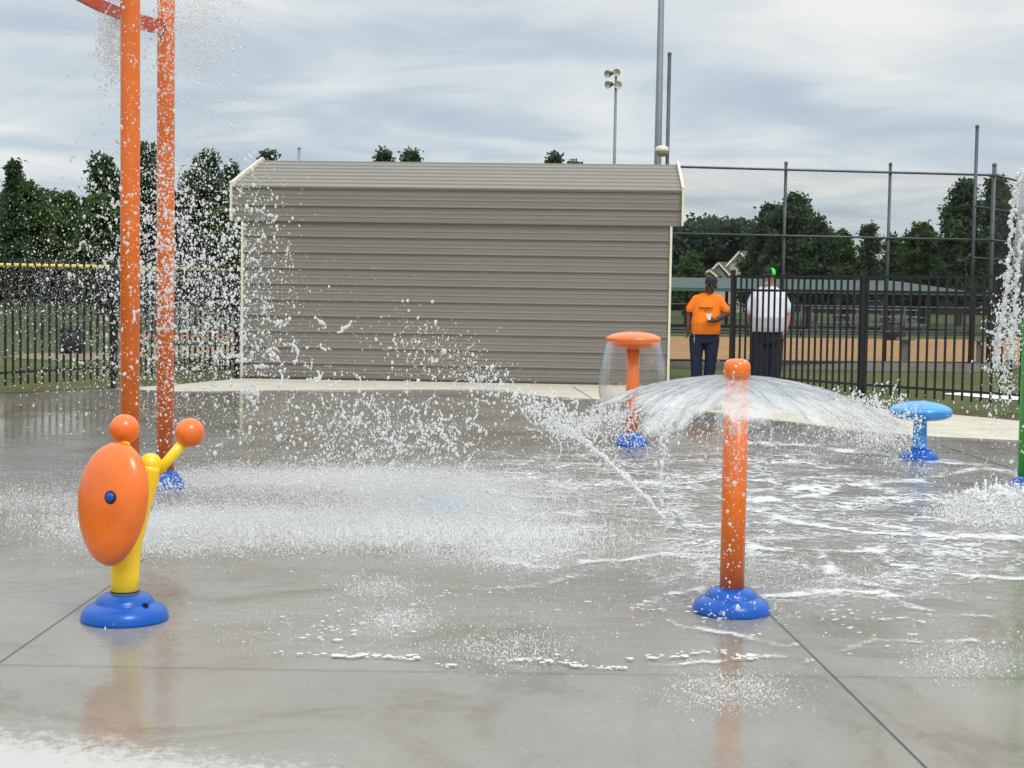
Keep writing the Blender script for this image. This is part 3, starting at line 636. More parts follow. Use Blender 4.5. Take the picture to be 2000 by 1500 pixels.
bleachers(g2(G(385, 655)), 3.4, 3, 'aluminium bleachers beyond the left fence beside the shed')
bleachers(g2(G(400, 676)), 2.4, 2, 'low two row bench stand beyond the left fence')
# benches: short posts with plank near the backstop
def bench(p_, label):
    o = thing('bench', p_, label, 'bench', group='benches along the backstop')
    bm = bmesh.new(); box(bm, (0, 0, 0.62), (0.34, 0.3, 0.05)); obj('seat', bm, KERBM, o)
    bm = bmesh.new(); box(bm, (0, 0, 0.30), (0.12, 0.15, 0.60)); obj('leg', bm, KERBM, o)
for q, l_ in ((1767, 'short grey post bench behind the fence, left of the right edge one'), (1913, 'short grey post bench behind the fence, nearest the green pole')): bench(g2(A(q, 715, 33.0)), l_)
# green pavilion roof
gy = 70.0
def pav():
    x0, x1 = A(1180, 562, gy).x, A(1925, 579, gy).x; ze = A(1310, 562, gy).z; zr = A(1400, 543, gy+4).z; dy = 8
    o = thing('picnic_pavilion', (x0, gy, 0), 'long low pavilion with a green hipped metal roof across the far field', 'pavilion')
    L = x1-x0; h = 3.2
    bm = bmesh.new(); e = [(0, 0, ze), (L, 0, ze-0.05), (L, dy, ze), (0, dy, ze)]; r = [(h, dy/2, zr), (L-h, dy/2, zr)]
    for f in ((e[0], e[1], r[1], r[0]), (e[1], e[2], r[1]), (e[2], e[3], r[0], r[1]), (e[3], e[0], r[0])): poly(bm, f)
    obj('roof', bm, ROOFG, o)
    bm = bmesh.new(); box(bm, (L/2, -0.05, ze-0.06), (L+0.2, 0.08, 0.16)); obj('fascia', bm, mat('green_fascia', (0.06, 0.13, 0.10), 0.5), o)
    for k in range(9):
        for yy in (0.4, dy-0.4):
            bm = bmesh.new(); box(bm, (0.5+k*(L-1)/8, yy, ze/2), (0.15, 0.15, ze)); obj('post', bm, GALVD, o)
pav()
# houses
def house(label, Y, gables, wall_px):
    (wx0, wx1) = wall_px; a = A(wx0, 560, Y); b = A(wx1, 560, Y); o = thing('house', (a.x, Y, 0), label, 'house')
    for i, (ax, ay, hw, ey, dep) in enumerate(gables):
        ap = A(ax, ay, Y+i*0.8); l_ = A(ax-hw, ey, Y+i*0.8); r_ = A(ax+hw, ey, Y+i*0.8); yy = i*0.8; ox = a.x
        bm = bmesh.new()
        xs = (l_.x-ox, r_.x-ox, ap.x-ox); dpt = dep
        f = [bm.verts.new(v) for v in ((xs[0], yy, 0), (xs[1], yy, 0), (xs[1], yy, l_.z), (xs[2], yy, ap.z), (xs[0], yy, l_.z))]
        bk_ = [bm.verts.new((v.co.x+0.55*dpt, yy+dpt, v.co.z)) for v in f]
        bm.faces.new(f)
        for k in range(5): bm.faces.new((f[k], f[(k+1) % 5], bk_[(k+1) % 5], bk_[k])) if k not in (2, 3) else None
        obj('wall', bm, HOUSEW, o)
        bm = bmesh.new()
        for s, xe in ((-1, xs[0]), (1, xs[1])):
            v0 = Vector((xs[2], yy-0.3, ap.z+0.1)); v1 = Vector((xe+s*0.3, yy-0.3, l_.z-0.08)); up_ = Vector((0, 0, 0.12))
            q = [v0, v1, v1+Vector((0.55*dpt, dpt, 0)), v0+Vector((0.55*dpt, dpt, 0))]
            poly(bm, [p+up_ for p in q]); poly(bm, q)
        obj('roof', bm, HOUSER, o)
        bm = bmesh.new()
        for s, xe in ((-1, xs[0]), (1, xs[1])): bar(bm, (xs[2], yy-0.33, ap.z+0.1), (xe+s*0.3, yy-0.33, l_.z-0.02), 0.06, 0.15)
        obj('gable_trim', bm, TRIMW, o)
house('cream house with three stepped gables and brown roof among the trees', 132, [(1384, 530, 9, 540, 5), (1402, 516, 16, 537, 6), (1443, 494, 36, 538, 14)], (1375, 1480))
house('brown roofed house low behind the right hand trees', 150, [(1735, 526, 40, 541, 8)], (1695, 1775))

# ------------------------------------------------------------------ trees
def tufts(cent, size, per, seed, flat_=0.75):
    r = np.random.default_rng(seed); n = len(cent)*per
    c = np.repeat(cent, per, 0)+r.normal(0, 1, (n, 3))*np.repeat(size, per)[:, None]*0.36*np.array([1, 1, flat_])
    s = np.repeat(size, per)*r.uniform(0.16, 0.36, n)
    a = r.normal(0, 1, (n, 3)); a /= np.linalg.norm(a, axis=1)[:, None]; b = np.cross(a, r.normal(0, 1, (n, 3))); b /= np.linalg.norm(b, axis=1)[:, None]
    V = np.empty((n, 3, 3)); V[:, 0] = c+a*s[:, None]; V[:, 1] = c-a*s[:, None]*0.6+b*s[:, None]*0.55; V[:, 2] = c-a*s[:, None]*0.6-b*s[:, None]*0.55
    return V.reshape(-1, 3), np.arange(n*3).reshape(-1, 3)
def tree(name, x, y, h, w, label, cat, m_, seed, kind='pine', base=0.3, ts=0.55, nb=60, group=None):
    r = np.random.default_rng(seed); o = thing(name, (x, y, 0), label, cat, group)
    bm = bmesh.new(); lean = r.uniform(-0.03, 0.03)*h
    tube(bm, [(0, 0, 0), (lean*0.3, 0, h*0.35), (lean*0.7, 0, h*0.7), (lean, 0, h*0.93)], [0.022*h, 0.017*h, 0.010*h, 0.003*h], 8)
    cen = []; siz = []
    for k in range(nb):
        f = base+(1-base)*(k+r.random())/nb
        if kind == 'pine': prof = (0.55+0.45*math.sin(min(1, (f-base)/(1-base)*1.15)*math.pi*0.75+0.6))*(1 if f < 0.85 else max(0.25, (1.02-f)/0.17))
        elif kind == 'cone': prof = max(0.06, (1-f)/(1-base))**0.9
        else: prof = math.sqrt(max(0.03, 1-((f-(base+1)/2)/((1-base)/2))**2))
        an = r.uniform(0, 2*math.pi); Lb = w/2*prof*r.uniform(0.55, 1.08)
        dr = np.array([math.cos(an), math.sin(an), 0]); zz0 = h*f-Lb*0.2; p0 = np.array([lean*f, 0, zz0]); rise = r.uniform(0.0, 0.35)*Lb if kind != 'cone' else -0.1*Lb
        p1 = p0+dr*Lb+np.array([0, 0, rise])
        if k % 3 == 0: tube(bm, [p0, p1], [0.006*h, 0.002*h], 5)
        nt_ = max(2, int(Lb/(ts*0.75))+1)
        for q in range(nt_):
            u = (q+0.6)/nt_; cen.append(p0+(p1-p0)*u+r.normal(0, 0.16*ts, 3)+np.array([0, 0, r.uniform(0, ts*0.4)])); siz.append(ts*r.uniform(0.7, 1.3))
    cen.append(np.array([lean, 0, h-ts*0.3])); siz.append(ts)
    obj('trunk', bm, TRUNK, o)
    V, Fc = tufts(np.array(cen), np.array(siz), 60, seed+1)
    npmesh('crown', V, Fc, m_, o, smooth=False)
    return o
def ptree(px_, ytop, Y_, wpx, *a, **k):
    top = A(px_, ytop, Y_); return tree(k.pop('name', 'pine_tree'), top.x, Y_, top.z, wpx*Y_/FPX, *a, **k)
gl_, gr_ = 'pines on the left behind the spray', 'trees beyond the field on the right'
ptree(20, 328, 95, 75, 'slender pointed pine at the left edge', 'tree', PINE, 101, kind='cone', base=0.35, ts=0.5, nb=70)
ptree(205, 315, 85, 95, 'tall tufted pine just left of the orange poles', 'tree', PINE, 102, base=0.45, ts=0.55, nb=70, group=gl_)
ptree(285, 288, 88, 110, 'tallest pine, between the two orange poles', 'tree', PINE, 103, base=0.4, ts=0.55, nb=80, group=gl_)
ptree(395, 308, 84, 130, 'broad pine between the orange poles and the shed', 'tree', PINE, 104, base=0.35, ts=0.55, nb=100, group=gl_)
ptree(450, 330, 88, 70, 'narrower pine touching the left end of the shed', 'tree', PINE, 105, base=0.4, ts=0.5, nb=60, group=gl_)
ptree(512, 303, 80, 60, 'pine tip peeking over the left end of the shed roof', 'tree', PINE, 106, base=0.5, ts=0.45, nb=45)
ptree(748, 303, 80, 42, 'left pine tip above the middle of the shed roof', 'tree', PINE, 107, base=0.55, ts=0.45, nb=40)
ptree(797, 306, 80, 72, 'wider pine tip above the middle of the shed roof', 'tree', PINE, 108, base=0.55, ts=0.45, nb=60)
ptree(1082, 309, 80, 42, 'small pine tip above the shed roof below the floodlights', 'tree', PINE, 109, base=0.55, ts=0.45, nb=40)
ptree(1112, 325, 80, 36, 'faint low pine tip right of the small pine tip over the roof', 'tree', PINE, 110, base=0.5, ts=0.4, nb=30)
ptree(120, 385, 110, 150, 'round dark green tree on the left woods edge', 'tree', LEAF, 111, name='broadleaf_tree', kind='round', base=0.15, ts=0.7, nb=90)
ptree(45, 362, 105, 130, 'round tree in front of the left woods beneath the pointed pine', 'tree', LEAF, 112, name='broadleaf_tree', kind='round', base=0.15, ts=0.7, nb=90)
ptree(200, 400, 80, 110, 'lighter green tree left of the orange poles', 'tree', LEAF, 113, name='broadleaf_tree', kind='round', base=0.1, ts=0.6, nb=90)
ptree(440, 420, 75, 70, 'small light green tree beside the shed corner', 'tree', LEAF, 114, name='broadleaf_tree', kind='round', base=0.1, ts=0.5, nb=60)
ptree(1500, 408, 92, 70, 'left shoulder pine of the big pine behind the men', 'tree', PINE, 121, base=0.3, ts=0.55, nb=60, group=gr_)
ptree(1548, 393, 90, 125, 'biggest pine behind the white shirted man', 'tree', PINE, 122, base=0.3, ts=0.6, nb=110, group=gr_)
ptree(1598, 440, 88, 90, 'lower right hand pine of the big group behind the white shirted man', 'tree', PINE, 123, base=0.25, ts=0.55, nb=80, group=gr_)
ptree(1645, 462, 92, 80, 'dark rounded tree right of the big pine group', 'tree', LEAF, 124, name='broadleaf_tree', kind='round', base=0.1, ts=0.55, nb=70)
ptree(1694, 444, 84, 54, 'thin sparse pine standing alone with sky behind', 'tree', PINE, 125, base=0.25, ts=0.40, nb=50)
ptree(1750, 474, 95, 60, 'low dark pine right of the thin sparse pine', 'tree', PINE, 126, base=0.25, ts=0.5, nb=50)
ptree(1805, 448, 88, 100, 'rounded green tree left of the tall right hand pine', 'tree', LEAF, 127, name='broadleaf_tree', kind='round', base=0.1, ts=0.55, nb=100)
ptree(1882, 363, 84, 100, 'tall dense pine near the right edge', 'tree', PINE, 128, base=0.22, ts=0.55, nb=120, group=gr_)
ptree(1950, 356, 88, 90, 'tall pine behind the right corner of the backstop', 'tree', PINE, 129, base=0.22, ts=0.55, nb=110, group=gr_)
ptree(2040, 380, 86, 100, 'pine beyond the right edge behind the green pole', 'tree', PINE, 130, base=0.25, ts=0.55, nb=90)
ptree(1350, 505, 98, 60, 'small rounded tree beside the gabled house', 'tree', LEAF, 131, name='broadleaf_tree', kind='round', base=0.05, ts=0.5, nb=50)
ptree(1475, 500, 95, 65, 'leafy tree hiding the right end of the gabled house', 'tree', LEAF, 132, name='broadleaf_tree', kind='round', base=0.05, ts=0.5, nb=60)
def woods(name, tops, Y0, seed, n, m_, label, ts=1.1):
    r = np.random.default_rng(seed); pxs = r.uniform(tops[0][0], tops[-1][0], n)
    tp = np.interp(pxs, [a for a, b in tops], [b for a, b in tops])+14*(vn(pxs/17.0, pxs*0, seed))+r.normal(0, 2, n)
    pys = tp+(600-tp)*r.random(n)**1.2; d = Y0+r.uniform(0, 16, n)
    C_ = An(pxs, pys, d); C_[:, 2] = np.maximum(C_[:, 2], 0.2)
    V, Fc = tufts(C_, np.full(n, ts), 22, seed+1); o = npmesh(name, V, Fc, m_, None, False)
    return tag(o, label, 'woods', kind='stuff')
woods('woods', [(-350, 380), (0, 375), (60, 372), (150, 392), (170, 400), (300, 400), (520, 400)], 128, 5, 5200, FARW, 'dense dark woods behind the left fence')
woods('woods', [(1250, 440), (1340, 432), (1440, 428), (1490, 440), (1600, 475), (1650, 515), (1700, 530), (1760, 524), (1850, 495), (1950, 460), (2400, 440)], 145, 6, 5200, FARW, 'dense dark woods behind the right hand fences', 1.2)

# ------------------------------------------------------------------ splash pad features
def base_cap(parent, r0, h, m_=BLUE, slots=()):
    bm = bmesh.new(); k = r0
    lathe(bm, [(k*0.99, 0), (k*1.003, h*0.07), (k*1.0, h*0.18), (k*0.985, h*0.30), (k*0.955, h*0.41), (k*0.90, h*0.51), (k*0.83, h*0.585), (k*0.75, h*0.64), (k*0.70, h*0.665), (k*0.680, h*0.675), (k*0.672, h*0.70), (k*0.655, h*0.76), (k*0.61, h*0.85), (k*0.54, h*0.925), (k*0.44, h*0.98), (k*0.35, h), (k*0.30, h)], 64)
    b = obj('base_cover', bm, m_, parent, True)
    for a in slots:
        bm = bmesh.new(); rr_ = k*0.70; box(bm, (rr_*math.cos(a), rr_*math.sin(a), h*0.66), (0.03, 0.022, 0.030), rz=a, bev=0.006); obj('bolt_slot', bm, DARKP, b)
    return b
def lens(r0, up, dn, seg=64, edge=0.012, neck=0.0):
    prof = [(0, up)]
    for k in range(1, 15): a = math.pi/2*k/14; prof.append((r0*math.sin(a)**0.95, edge+(up-edge)*math.cos(a)**1.15))
    prof += [(r0*0.985, edge*0.3), (r0, 0), (r0*0.997, -edge)]
    for k in range(1, 13):
        a = math.pi/2*k/13; prof.append((r0*math.cos(a)**0.9+neck*0.0, -edge-(dn-edge)*math.sin(a)**0.95))
    prof = [(max(r, 0), z) for r, z in prof]; prof.append((0, -dn)); return prof
# front orange post
p0 = g2(G(1428, 1200)); 
t = thing('spray_post', p0, 'tall orange post on a blue base in front, pouring an umbrella of water', 'water feature')
base_cap(t, 0.183, 0.130)
bm = bmesh.new(); tube(bm, [(0, 0, 0.10), (0, 0, 0.5), (0, 0, 1.108)], 0.0575, 48); obj('pole', bm, ORANGE_PIPE, t, True)
bm = bmesh.new(); lathe(bm, [(0.040, 1.10), (0.060, 1.125), (0.0625, 1.13), (0.0625, 1.165), (0.059, 1.185), (0.048, 1.198), (0.03, 1.204), (0, 1.206)], 48); obj('nozzle_cap', bm, ORANGE, t, True)
POSTP = p0
# orange mushroom
p1 = g2(G(1233, 872)); 
t = thing('mushroom_fountain', p1, 'orange mushroom fountain with a clear bell of water, in front of the shed', 'water feature')
base_cap(t, 0.166, 0.145, slots=(R(-80), R(-40), R(-120)))
bm = bmesh.new(); tube(bm, [(0, 0, 0.12), (0, 0, 1.02)], 0.064, 40); obj('stem', bm, ORANGE_PIPE, t, True)
bm = bmesh.new(); lathe(bm, lens(0.272, 0.088, 0.095), 64); c = obj('cap', bm, ORANGE, t, True); c.location.z = 1.045
bm = bmesh.new(); lathe(bm, [(0.2715, -0.0065), (0.2738, -0.005), (0.2738, -0.002), (0.2715, -0.0005)], 64); obj('seam', bm, mat('orange_seam', (0.35, 0.06, 0.008), 0.5), c, True)
MUSH = p1
# blue mushroom
p2 = g2(G(1795, 900)); 
t = thing('mushroom_fountain', p2, 'short light blue mushroom fountain near the right edge', 'water feature')
base_cap(t, 0.175, 0.13)
bm = bmesh.new(); lathe(bm, [(0.072, 0.10), (0.066, 0.2), (0.060, 0.35), (0.060, 0.42)], 40); obj('stem', bm, LBLUE, t, True)
bm = bmesh.new(); lathe(bm, lens(0.286, 0.10, 0.085), 64); c = obj('cap', bm, LBLUE, t, True); c.location.z = 0.455
bm = bmesh.new(); lathe(bm, [(0.2855, -0.0065), (0.2878, -0.005), (0.2878, -0.002), (0.2855, -0.0005)], 64); obj('seam', bm, mat('blue_seam', (0.01, 0.08, 0.25), 0.5), c, True)
# green pole at the right edge
p3 = g2(A(2004, 972, 11.8)); 
t = thing('spray_post', p3, 'bright green post cut off by the right edge, water falling down its sides', 'water feature')
base_cap(t, 0.165, 0.14)
bm = bmesh.new(); tube(bm, [(0, 0, 0.12), (0, 0, 2.40)], 0.070, 40); obj('pole', bm, GREENP, t, True)
bm = bmesh.new(); lathe(bm, [(0.05, 2.39), (0.075, 2.42), (0.078, 2.47), (0.06, 2.51), (0, 2.525)], 40); obj('nozzle_cap', bm, GREENP, t, True)
GRN = p3
# tall hoop with two poles and a ring arm
q0 = g2(A(254, 995, 10.15)); q1 = g2(A(322.5, 955, 11.25))
t = thing('water_arch', (q0+q1)/2, 'two tall orange poles joined by a red arm, showering water', 'water feature')
cen = (q0+q1)/2
for q in (q0, q1):
    bc = base_cap(t, 0.150, 0.150); bc.location = q-cen
for q in (q0, q1):
    v = q-cen; bm = bmesh.new(); other = (q1 if q is q0 else q0)-cen
    tube(bm, [v+Vector((0, 0, 0.12)), v+Vector((0, 0, 2.0)), v+Vector((0, 0, 3.9)), v+Vector((0, 0, 4.4))], 0.0635, 40); obj('pole', bm, ORANGE_PIPE, t, True)
bm = bmesh.new(); a_, b_ = q0-cen, q1-cen; mid = (a_+b_)/2
arc = [a_+Vector((0, 0, 4.4))+(b_-a_)*(0.5-0.5*math.cos(x))+Vector((0, 0, 0.55*math.sin(x))) for x in np.linspace(0, math.pi, 15)]
tube(bm, arc, 0.0635, 24); obj('top_arch', bm, ORANGE_PIPE, t, True)
bm = bmesh.new(); pts = [(322, 50, 11.2), (300, 50, 11.1), (270, 42, 10.9), (235, 27, 10.6), (190, 8, 10.3), (140, -18, 10.05), (90, -55, 9.8), (50, -100, 9.6)]
pw = [A(*q) for q in pts]; pl = [v-cen for v in pw]
for a, b in zip(pl, pl[1:]): pass
up_ = Vector((0, 0, 0.050))
L_ = [[v+up_, v-up_] for v in pl]; ins = []
for i, v in enumerate(pl):
    d = (pl[min(i+1, len(pl)-1)]-pl[max(i-1, 0)]); n_ = Vector((-d.y, d.x, 0)).normalized()*0.018
    hh = 0.050 if i < 3 else 0.038
    ins.append([bm.verts.new(v+Vector((0, 0, s*hh))+n_*e) for s, e in ((1, 1), (1, -1), (-1, -1), (-1, 1))])
for a, b in zip(ins, ins[1:]):
    for k in range(4): bm.faces.new((a[k], a[(k+1) % 4], b[(k+1) % 4], b[k]))
bm.faces.new(ins[0]); bm.faces.new(ins[-1][::-1])
obj('ring_arm', bm, REDOR, t)
# flush nozzle under the spray
gz = g2(G(862, 1002)); t = thing('ground_nozzle', gz, 'round light blue nozzle plate in the pad, half hidden by white spray', 'nozzle')
bm = bmesh.new(); lathe(bm, [(0.19, 0.012), (0.18, 0.028), (0.15, 0.034), (0, 0.036)], 40); obj('plate', bm, LBLUE, t, True)
bm = bmesh.new(); lathe(bm, [(0.05, 0.034), (0.045, 0.046), (0, 0.048)], 24); obj('nozzle', bm, ALU, t, True)
# yellow and orange snail face fountain
s0 = g2(G(243.5, 1215)); D0 = s0.y
t = thing('creature_fountain', s0, 'yellow creature fountain with an orange egg shaped face and two ball antennae', 'water feature')
def L(px_, py_, dy=0.0): v = A(px_, py_, D0+dy); return v-s0
base_cap(t, 0.193, 0.134, slots=(R(-35),))
bm = bmesh.new(); pts = [L(243.5, 1170), L(244, 1120), L(250, 1060), L(266, 1000), L(282, 950), L(292, 917), L(294, 907)]
for p_ in pts: pass
tube(bm, pts, [0.0625, 0.0625, 0.0615, 0.059, 0.055, 0.052, 0.050], 40); sphere(bm, L(294, 907), (0.0505, 0.0505, 0.0505))
obj('body', bm, YELLOW, t, True)
bm = bmesh.new(); v = L(243.7, 1154); lathe(bm, [(0.0622, -0.004), (0.0634, -0.003), (0.0634, 0.003), (0.0622, 0.004)], 40, Matrix.Translation(v)); obj('band', bm, DARKP, t, True)
# antennae
def antenna(a, b, c_):
    bm = bmesh.new(); tube(bm, [a, (a+b)/2+Vector((0, 0, -0.004)), b], 0.0235, 20); k = obj('antenna', bm, YELLOW, t, True)
    bm = bmesh.new(); sphere(bm, c_, 0.066, 32); obj('ball', bm, ORANGE, k, True)
antenna(L(248, 905, -0.05), L(243, 862, -0.02), L(243, 838, 0.0))
antenna(L(298, 932), L(360, 862, 0.02), L(371, 845, 0.03))
# egg-shaped face
bm = bmesh.new(); n_a = 64; rows = 16; fc = L(222, 984, -0.135)
def egg(a):                                              # outline in face plane: u right, v up (metres)
    u = math.sin(a); v = math.cos(a)
    w_ = 0.178*(1-0.10*v*-1) if v > 0 else 0.178*(1+0.12*v)
    x = w_*u; y = 0.272*v
    return x+0.10*(y)*0.30, y
yaw = R(24); nx = Vector((-math.sin(yaw), -math.cos(yaw), 0.10)).normalized(); ux = Vector((math.cos(yaw), -math.sin(yaw), 0)); uz = nx.cross(ux)*-1
if uz.z < 0: uz = -uz
def face_pt(rho, a, side):
    x, y = egg(a); h = (0.098 if side > 0 else 0.055)*math.sqrt(max(0, 1-rho**2.3))
    return fc+ux*x*rho+uz*y*rho+nx*h*side
rings = []
for side in (1, -1):
    rr_ = np.linspace(0, 1, rows)**0.7 if side > 0 else np.linspace(1, 0, rows)[1:]**0.7
    for rho in rr_:
        if rho == 0: rings.append([bm.verts.new(face_pt(0, 0, side))])
        else: rings.append([bm.verts.new(face_pt(rho, 2*math.pi*k/n_a, side)) for k in range(n_a)])
for a, b in zip(rings, rings[1:]):
    for k in range(n_a):
        k2 = (k+1) % n_a
        if len(a) == 1: bm.faces.new((a[0], b[k], b[k2]))
        elif len(b) == 1: bm.faces.new((a[k], a[k2], b[0]))
        else: bm.faces.new((a[k], a[k2], b[k2], b[k]))
fo = obj('face', bm, ORANGE, t, True)
ep = fc+nx*0.0965+ux*0.055+uz*0.034
bm = bmesh.new(); Mq = Matrix.Translation(ep) @ nx.to_track_quat('Z', 'Y').to_matrix().to_4x4()
lathe(bm, [(0.0, -0.004), (0.0285, -0.004), (0.0285, 0.0015), (0.022, 0.003), (0.0, 0.002)], 28, Mq); ey = obj('eye', bm, DARKP, fo, True)
bm = bmesh.new(); lathe(bm, [(0.021, 0.0), (0.019, 0.006), (0.011, 0.010), (0, 0.011)], 28, Mq); obj('pupil', bm, BLUE, ey, True)

# ------------------------------------------------------------------ people
def cap_(bm, a, b, r1, r2, seg=12):
    a, b = Vector(a), Vector(b); tube(bm, [a, b], [r1, r2], seg); sphere(bm, a, r1, seg); sphere(bm, b, r2, seg)
def loft(bm, secs, seg=20):
    rg = [[bm.verts.new((cx+rx*math.cos(2*math.pi*k/seg), cy+ry*math.sin(2*math.pi*k/seg), cz)) for k in range(seg)] for cx, cy, cz, rx, ry in secs]
    for a, b in zip(rg, rg[1:]):
        for k in range(seg): bm.faces.new((a[k], a[(k+1) % seg], b[(k+1) % seg], b[k]))
    bm.faces.new(rg[0][::-1]); bm.faces.new(rg[-1])
def remesh(name, bm, m_, parent, vox=0.008, sm=4):
    o = obj(name, bm, m_, parent, True)
    md = o.modifiers.new('r', 'REMESH'); md.mode = 'VOXEL'; md.voxel_size = vox; md.use_smooth_shade = True
    md = o.modifiers.new('s', 'SMOOTH'); md.iterations = sm; md.factor = 0.5
    dg = bpy.context.evaluated_depsgraph_get(); me = bpy.data.meshes.new_from_object(o.evaluated_get(dg)); o.modifiers.clear(); o.data = me
    if m_ is not None and len(me.materials) == 0: me.materials.append(m_)
    me.polygons.foreach_set('use_smooth', [True]*len(me.polygons)); return o
def hand(bm, w, d, side, curl=0.5, s=1.0):
    """w wrist, d forearm direction, side = thumb direction"""
    w, d, side = Vector(w), Vector(d).normalized(), Vector(side); side = (side-d*side.dot(d)).normalized(); pn = d.cross(side)
    cap_(bm, w, w+d*0.035, 0.026*s, 0.030*s, 10)
    for k in range(4):
        off = side*(0.030-0.020*k)*s; b0_ = w+d*0.05*s+off; cap_(bm, w+d*0.01+off*0.6, b0_+d*0.03*s, 0.015*s, 0.011*s, 8)
        ln = (0.075, 0.083, 0.078, 0.060)[k]*s; b1_ = b0_+d*0.03*s+(d*math.cos(curl)+pn*math.sin(curl))*ln*0.5; b2_ = b1_+(d*math.cos(curl*2.4)+pn*math.sin(curl*2.4))*ln*0.5
        cap_(bm, b0_+d*0.03*s, b1_, 0.010*s, 0.009*s, 8); cap_(bm, b1_, b2_, 0.009*s, 0.0075*s, 8)
    t0_ = w+d*0.025*s+side*0.028*s; t1_ = t0_+(d*0.7+side*0.6+pn*0.3).normalized()*0.038*s; t2_ = t1_+(d*0.9+pn*0.5).normalized()*0.03*s
    cap_(bm, t0_, t1_, 0.013*s, 0.011*s, 8); cap_(bm, t1_, t2_, 0.011*s, 0.009*s, 8)
def head(bm, c, yaw, s=1.0, beard=False):
    c = Vector(c); Mz = Matrix.Rotation(yaw, 4, 'Z')
    def q(x, y, z): return c+(Mz @ Vector((x, y, z)))*s
    sphere(bm, q(0, 0.01, 0.03), (0.078*s, 0.095*s, 0.10*s), 20, Mz); sphere(bm, q(0, -0.02, -0.045), (0.060*s, 0.070*s, 0.072*s), 18, Mz)
    cap_(bm, q(0, -0.088, 0.012), q(0, -0.112, -0.025), 0.010*s, 0.017*s, 10)      # nose
    for sx in (-1, 1):
        sphere(bm, q(sx*0.080, 0.015, -0.008), (0.012*s, 0.022*s, 0.033*s), 10, Mz)  # ears
        sphere(bm, q(sx*0.032, -0.078, 0.030), (0.024*s, 0.014*s, 0.009*s), 10, Mz)  # brow
        sphere(bm, q(sx*0.040, -0.066, -0.025), (0.020*s, 0.018*s, 0.018*s), 10, Mz)  # cheek
    sphere(bm, q(0, -0.090, -0.055), (0.024*s, 0.010*s, 0.007*s), 10, Mz); sphere(bm, q(0, -0.088, -0.067), (0.020*s, 0.010*s, 0.007*s), 10, Mz)
    sphere(bm, q(0, -0.076, -0.098), (0.026*s, 0.020*s, 0.016*s), 10, Mz)
    return q
def face_bits(parent, q, s, skin_dark, beard=None):
    EYEW = mat('eye_white', (0.6, 0.58, 0.55), 0.3); 
    for sx in (-1, 1):
        bm = bmesh.new(); sphere(bm, q(sx*0.032, -0.074, 0.012), 0.0125*s, 10); e = obj('eye', bm, EYEW, parent, True)
        bm = bmesh.new(); sphere(bm, q(sx*0.034, -0.084, 0.012), 0.0055*s, 8); obj('iris', bm, skin_dark, e, True)
def cap_hat(parent, q, s, m1, m2=None, bill=True, split_side=1, tilt=0.0):
    bm = bmesh.new(); c = q(0, 0.012, 0.052)
    rz = q(0, -1, 0)-q(0, 0, 0); yw = math.atan2(rz.x, -rz.y)
    M = Matrix.Translation(c) @ Matrix.Rotation(yw, 4, 'Z') @ Matrix.Rotation(tilt, 4, 'X') @ Matrix.Diagonal((0.90*s, 1.05*s, 1, 1))
    lathe(bm, [(0.094, -0.012), (0.098, 0.0), (0.096, 0.03), (0.085, 0.062), (0.06, 0.082), (0.03, 0.090), (0.008, 0.092), (0.008, 0.097), (0, 0.098)], 28, M)
    h = obj('cap', bm, m1, parent, True)
    bm = bmesh.new(); rg = []
    for i in range(9):
        a = -math.pi*0.5+(i-4)*0.27; r0_, r1_ = 0.088, 0.088+0.075*math.cos((i-4)*0.33)
        rg.append([bm.verts.new(M @ Vector((r_*math.cos(a), r_*math.sin(a), z))) for r_, z in ((r0_, 0.004), (r1_, -0.014), (r1_, -0.019), (r0_, -0.004))])
    for a, b in zip(rg, rg[1:]):
        for k in range(4): bm.faces.new((a[k], a[(k+1) % 4], b[(k+1) % 4], b[k]))
    bm.faces.new(rg[0]); bm.faces.new(rg[-1][::-1]); obj('bill', bm, m1, h, True)
    if m2 is not None:
        bm = bmesh.new(); seg = 16; prof = [(0.0955, -0.010), (0.100, 0.0), (0.098, 0.03), (0.087, 0.063), (0.062, 0.084), (0.01, 0.093)]; rg = []
        for i in range(seg+1):
            a = math.pi*0.5+(i/seg-0.5)*math.pi*1.3; rg.append([bm.verts.new(M @ Vector((r_*math.cos(a), r_*math.sin(a), z))) for r_, z in prof])
        for a, b in zip(rg, rg[1:]):
            for k in range(len(prof)-1): bm.faces.new((a[k], b[k], b[k+1], a[k+1]))
        obj('mesh_back', bm, m2, h, True)
SKIN_D = mat('dark_skin', (0.060, 0.028, 0.018), 0.5, var=0.1, vscale=10); SKIN_L = mat('tanned_skin', (0.42, 0.20, 0.13), 0.5, var=0.1, vscale=10)
NAVY = mat('navy_trousers', (0.008, 0.014, 0.036), 0.85, var=0.35, vscale=9, bump=0.5, bscale=14); CHAR = mat('charcoal_trousers', (0.013, 0.019, 0.030), 0.85, var=0.35, vscale=9, bump=0.5, bscale=14)
TSO = mat('orange_tshirt', (0.90, 0.20, 0.006), 0.8, var=0.08, vscale=8, bump=0.5, bscale=12); TSW = mat('white_tshirt', (0.66, 0.66, 0.74), 0.85, var=0.05, vscale=8, bump=0.5, bscale=12)
SHOE = mat('black_shoes', (0.010, 0.010, 0.011), 0.5); HATB = mat('black_cap', (0.012, 0.012, 0.014), 0.8); HATG = mat('neon_green_mesh', (0.05, 0.85, 0.03), 0.7)
HAIRG = mat('grey_beard', (0.35, 0.33, 0.31), 0.9, var=0.2, vscale=60); PAPER = mat('white_paper', (0.75, 0.75, 0.73), 0.7); PRINT = mat('dark_shirt_print', (0.16, 0.05, 0.012), 0.8); KEYM = mat('key_metal', (0.6, 0.6, 0.6), 0.3, 0.9)
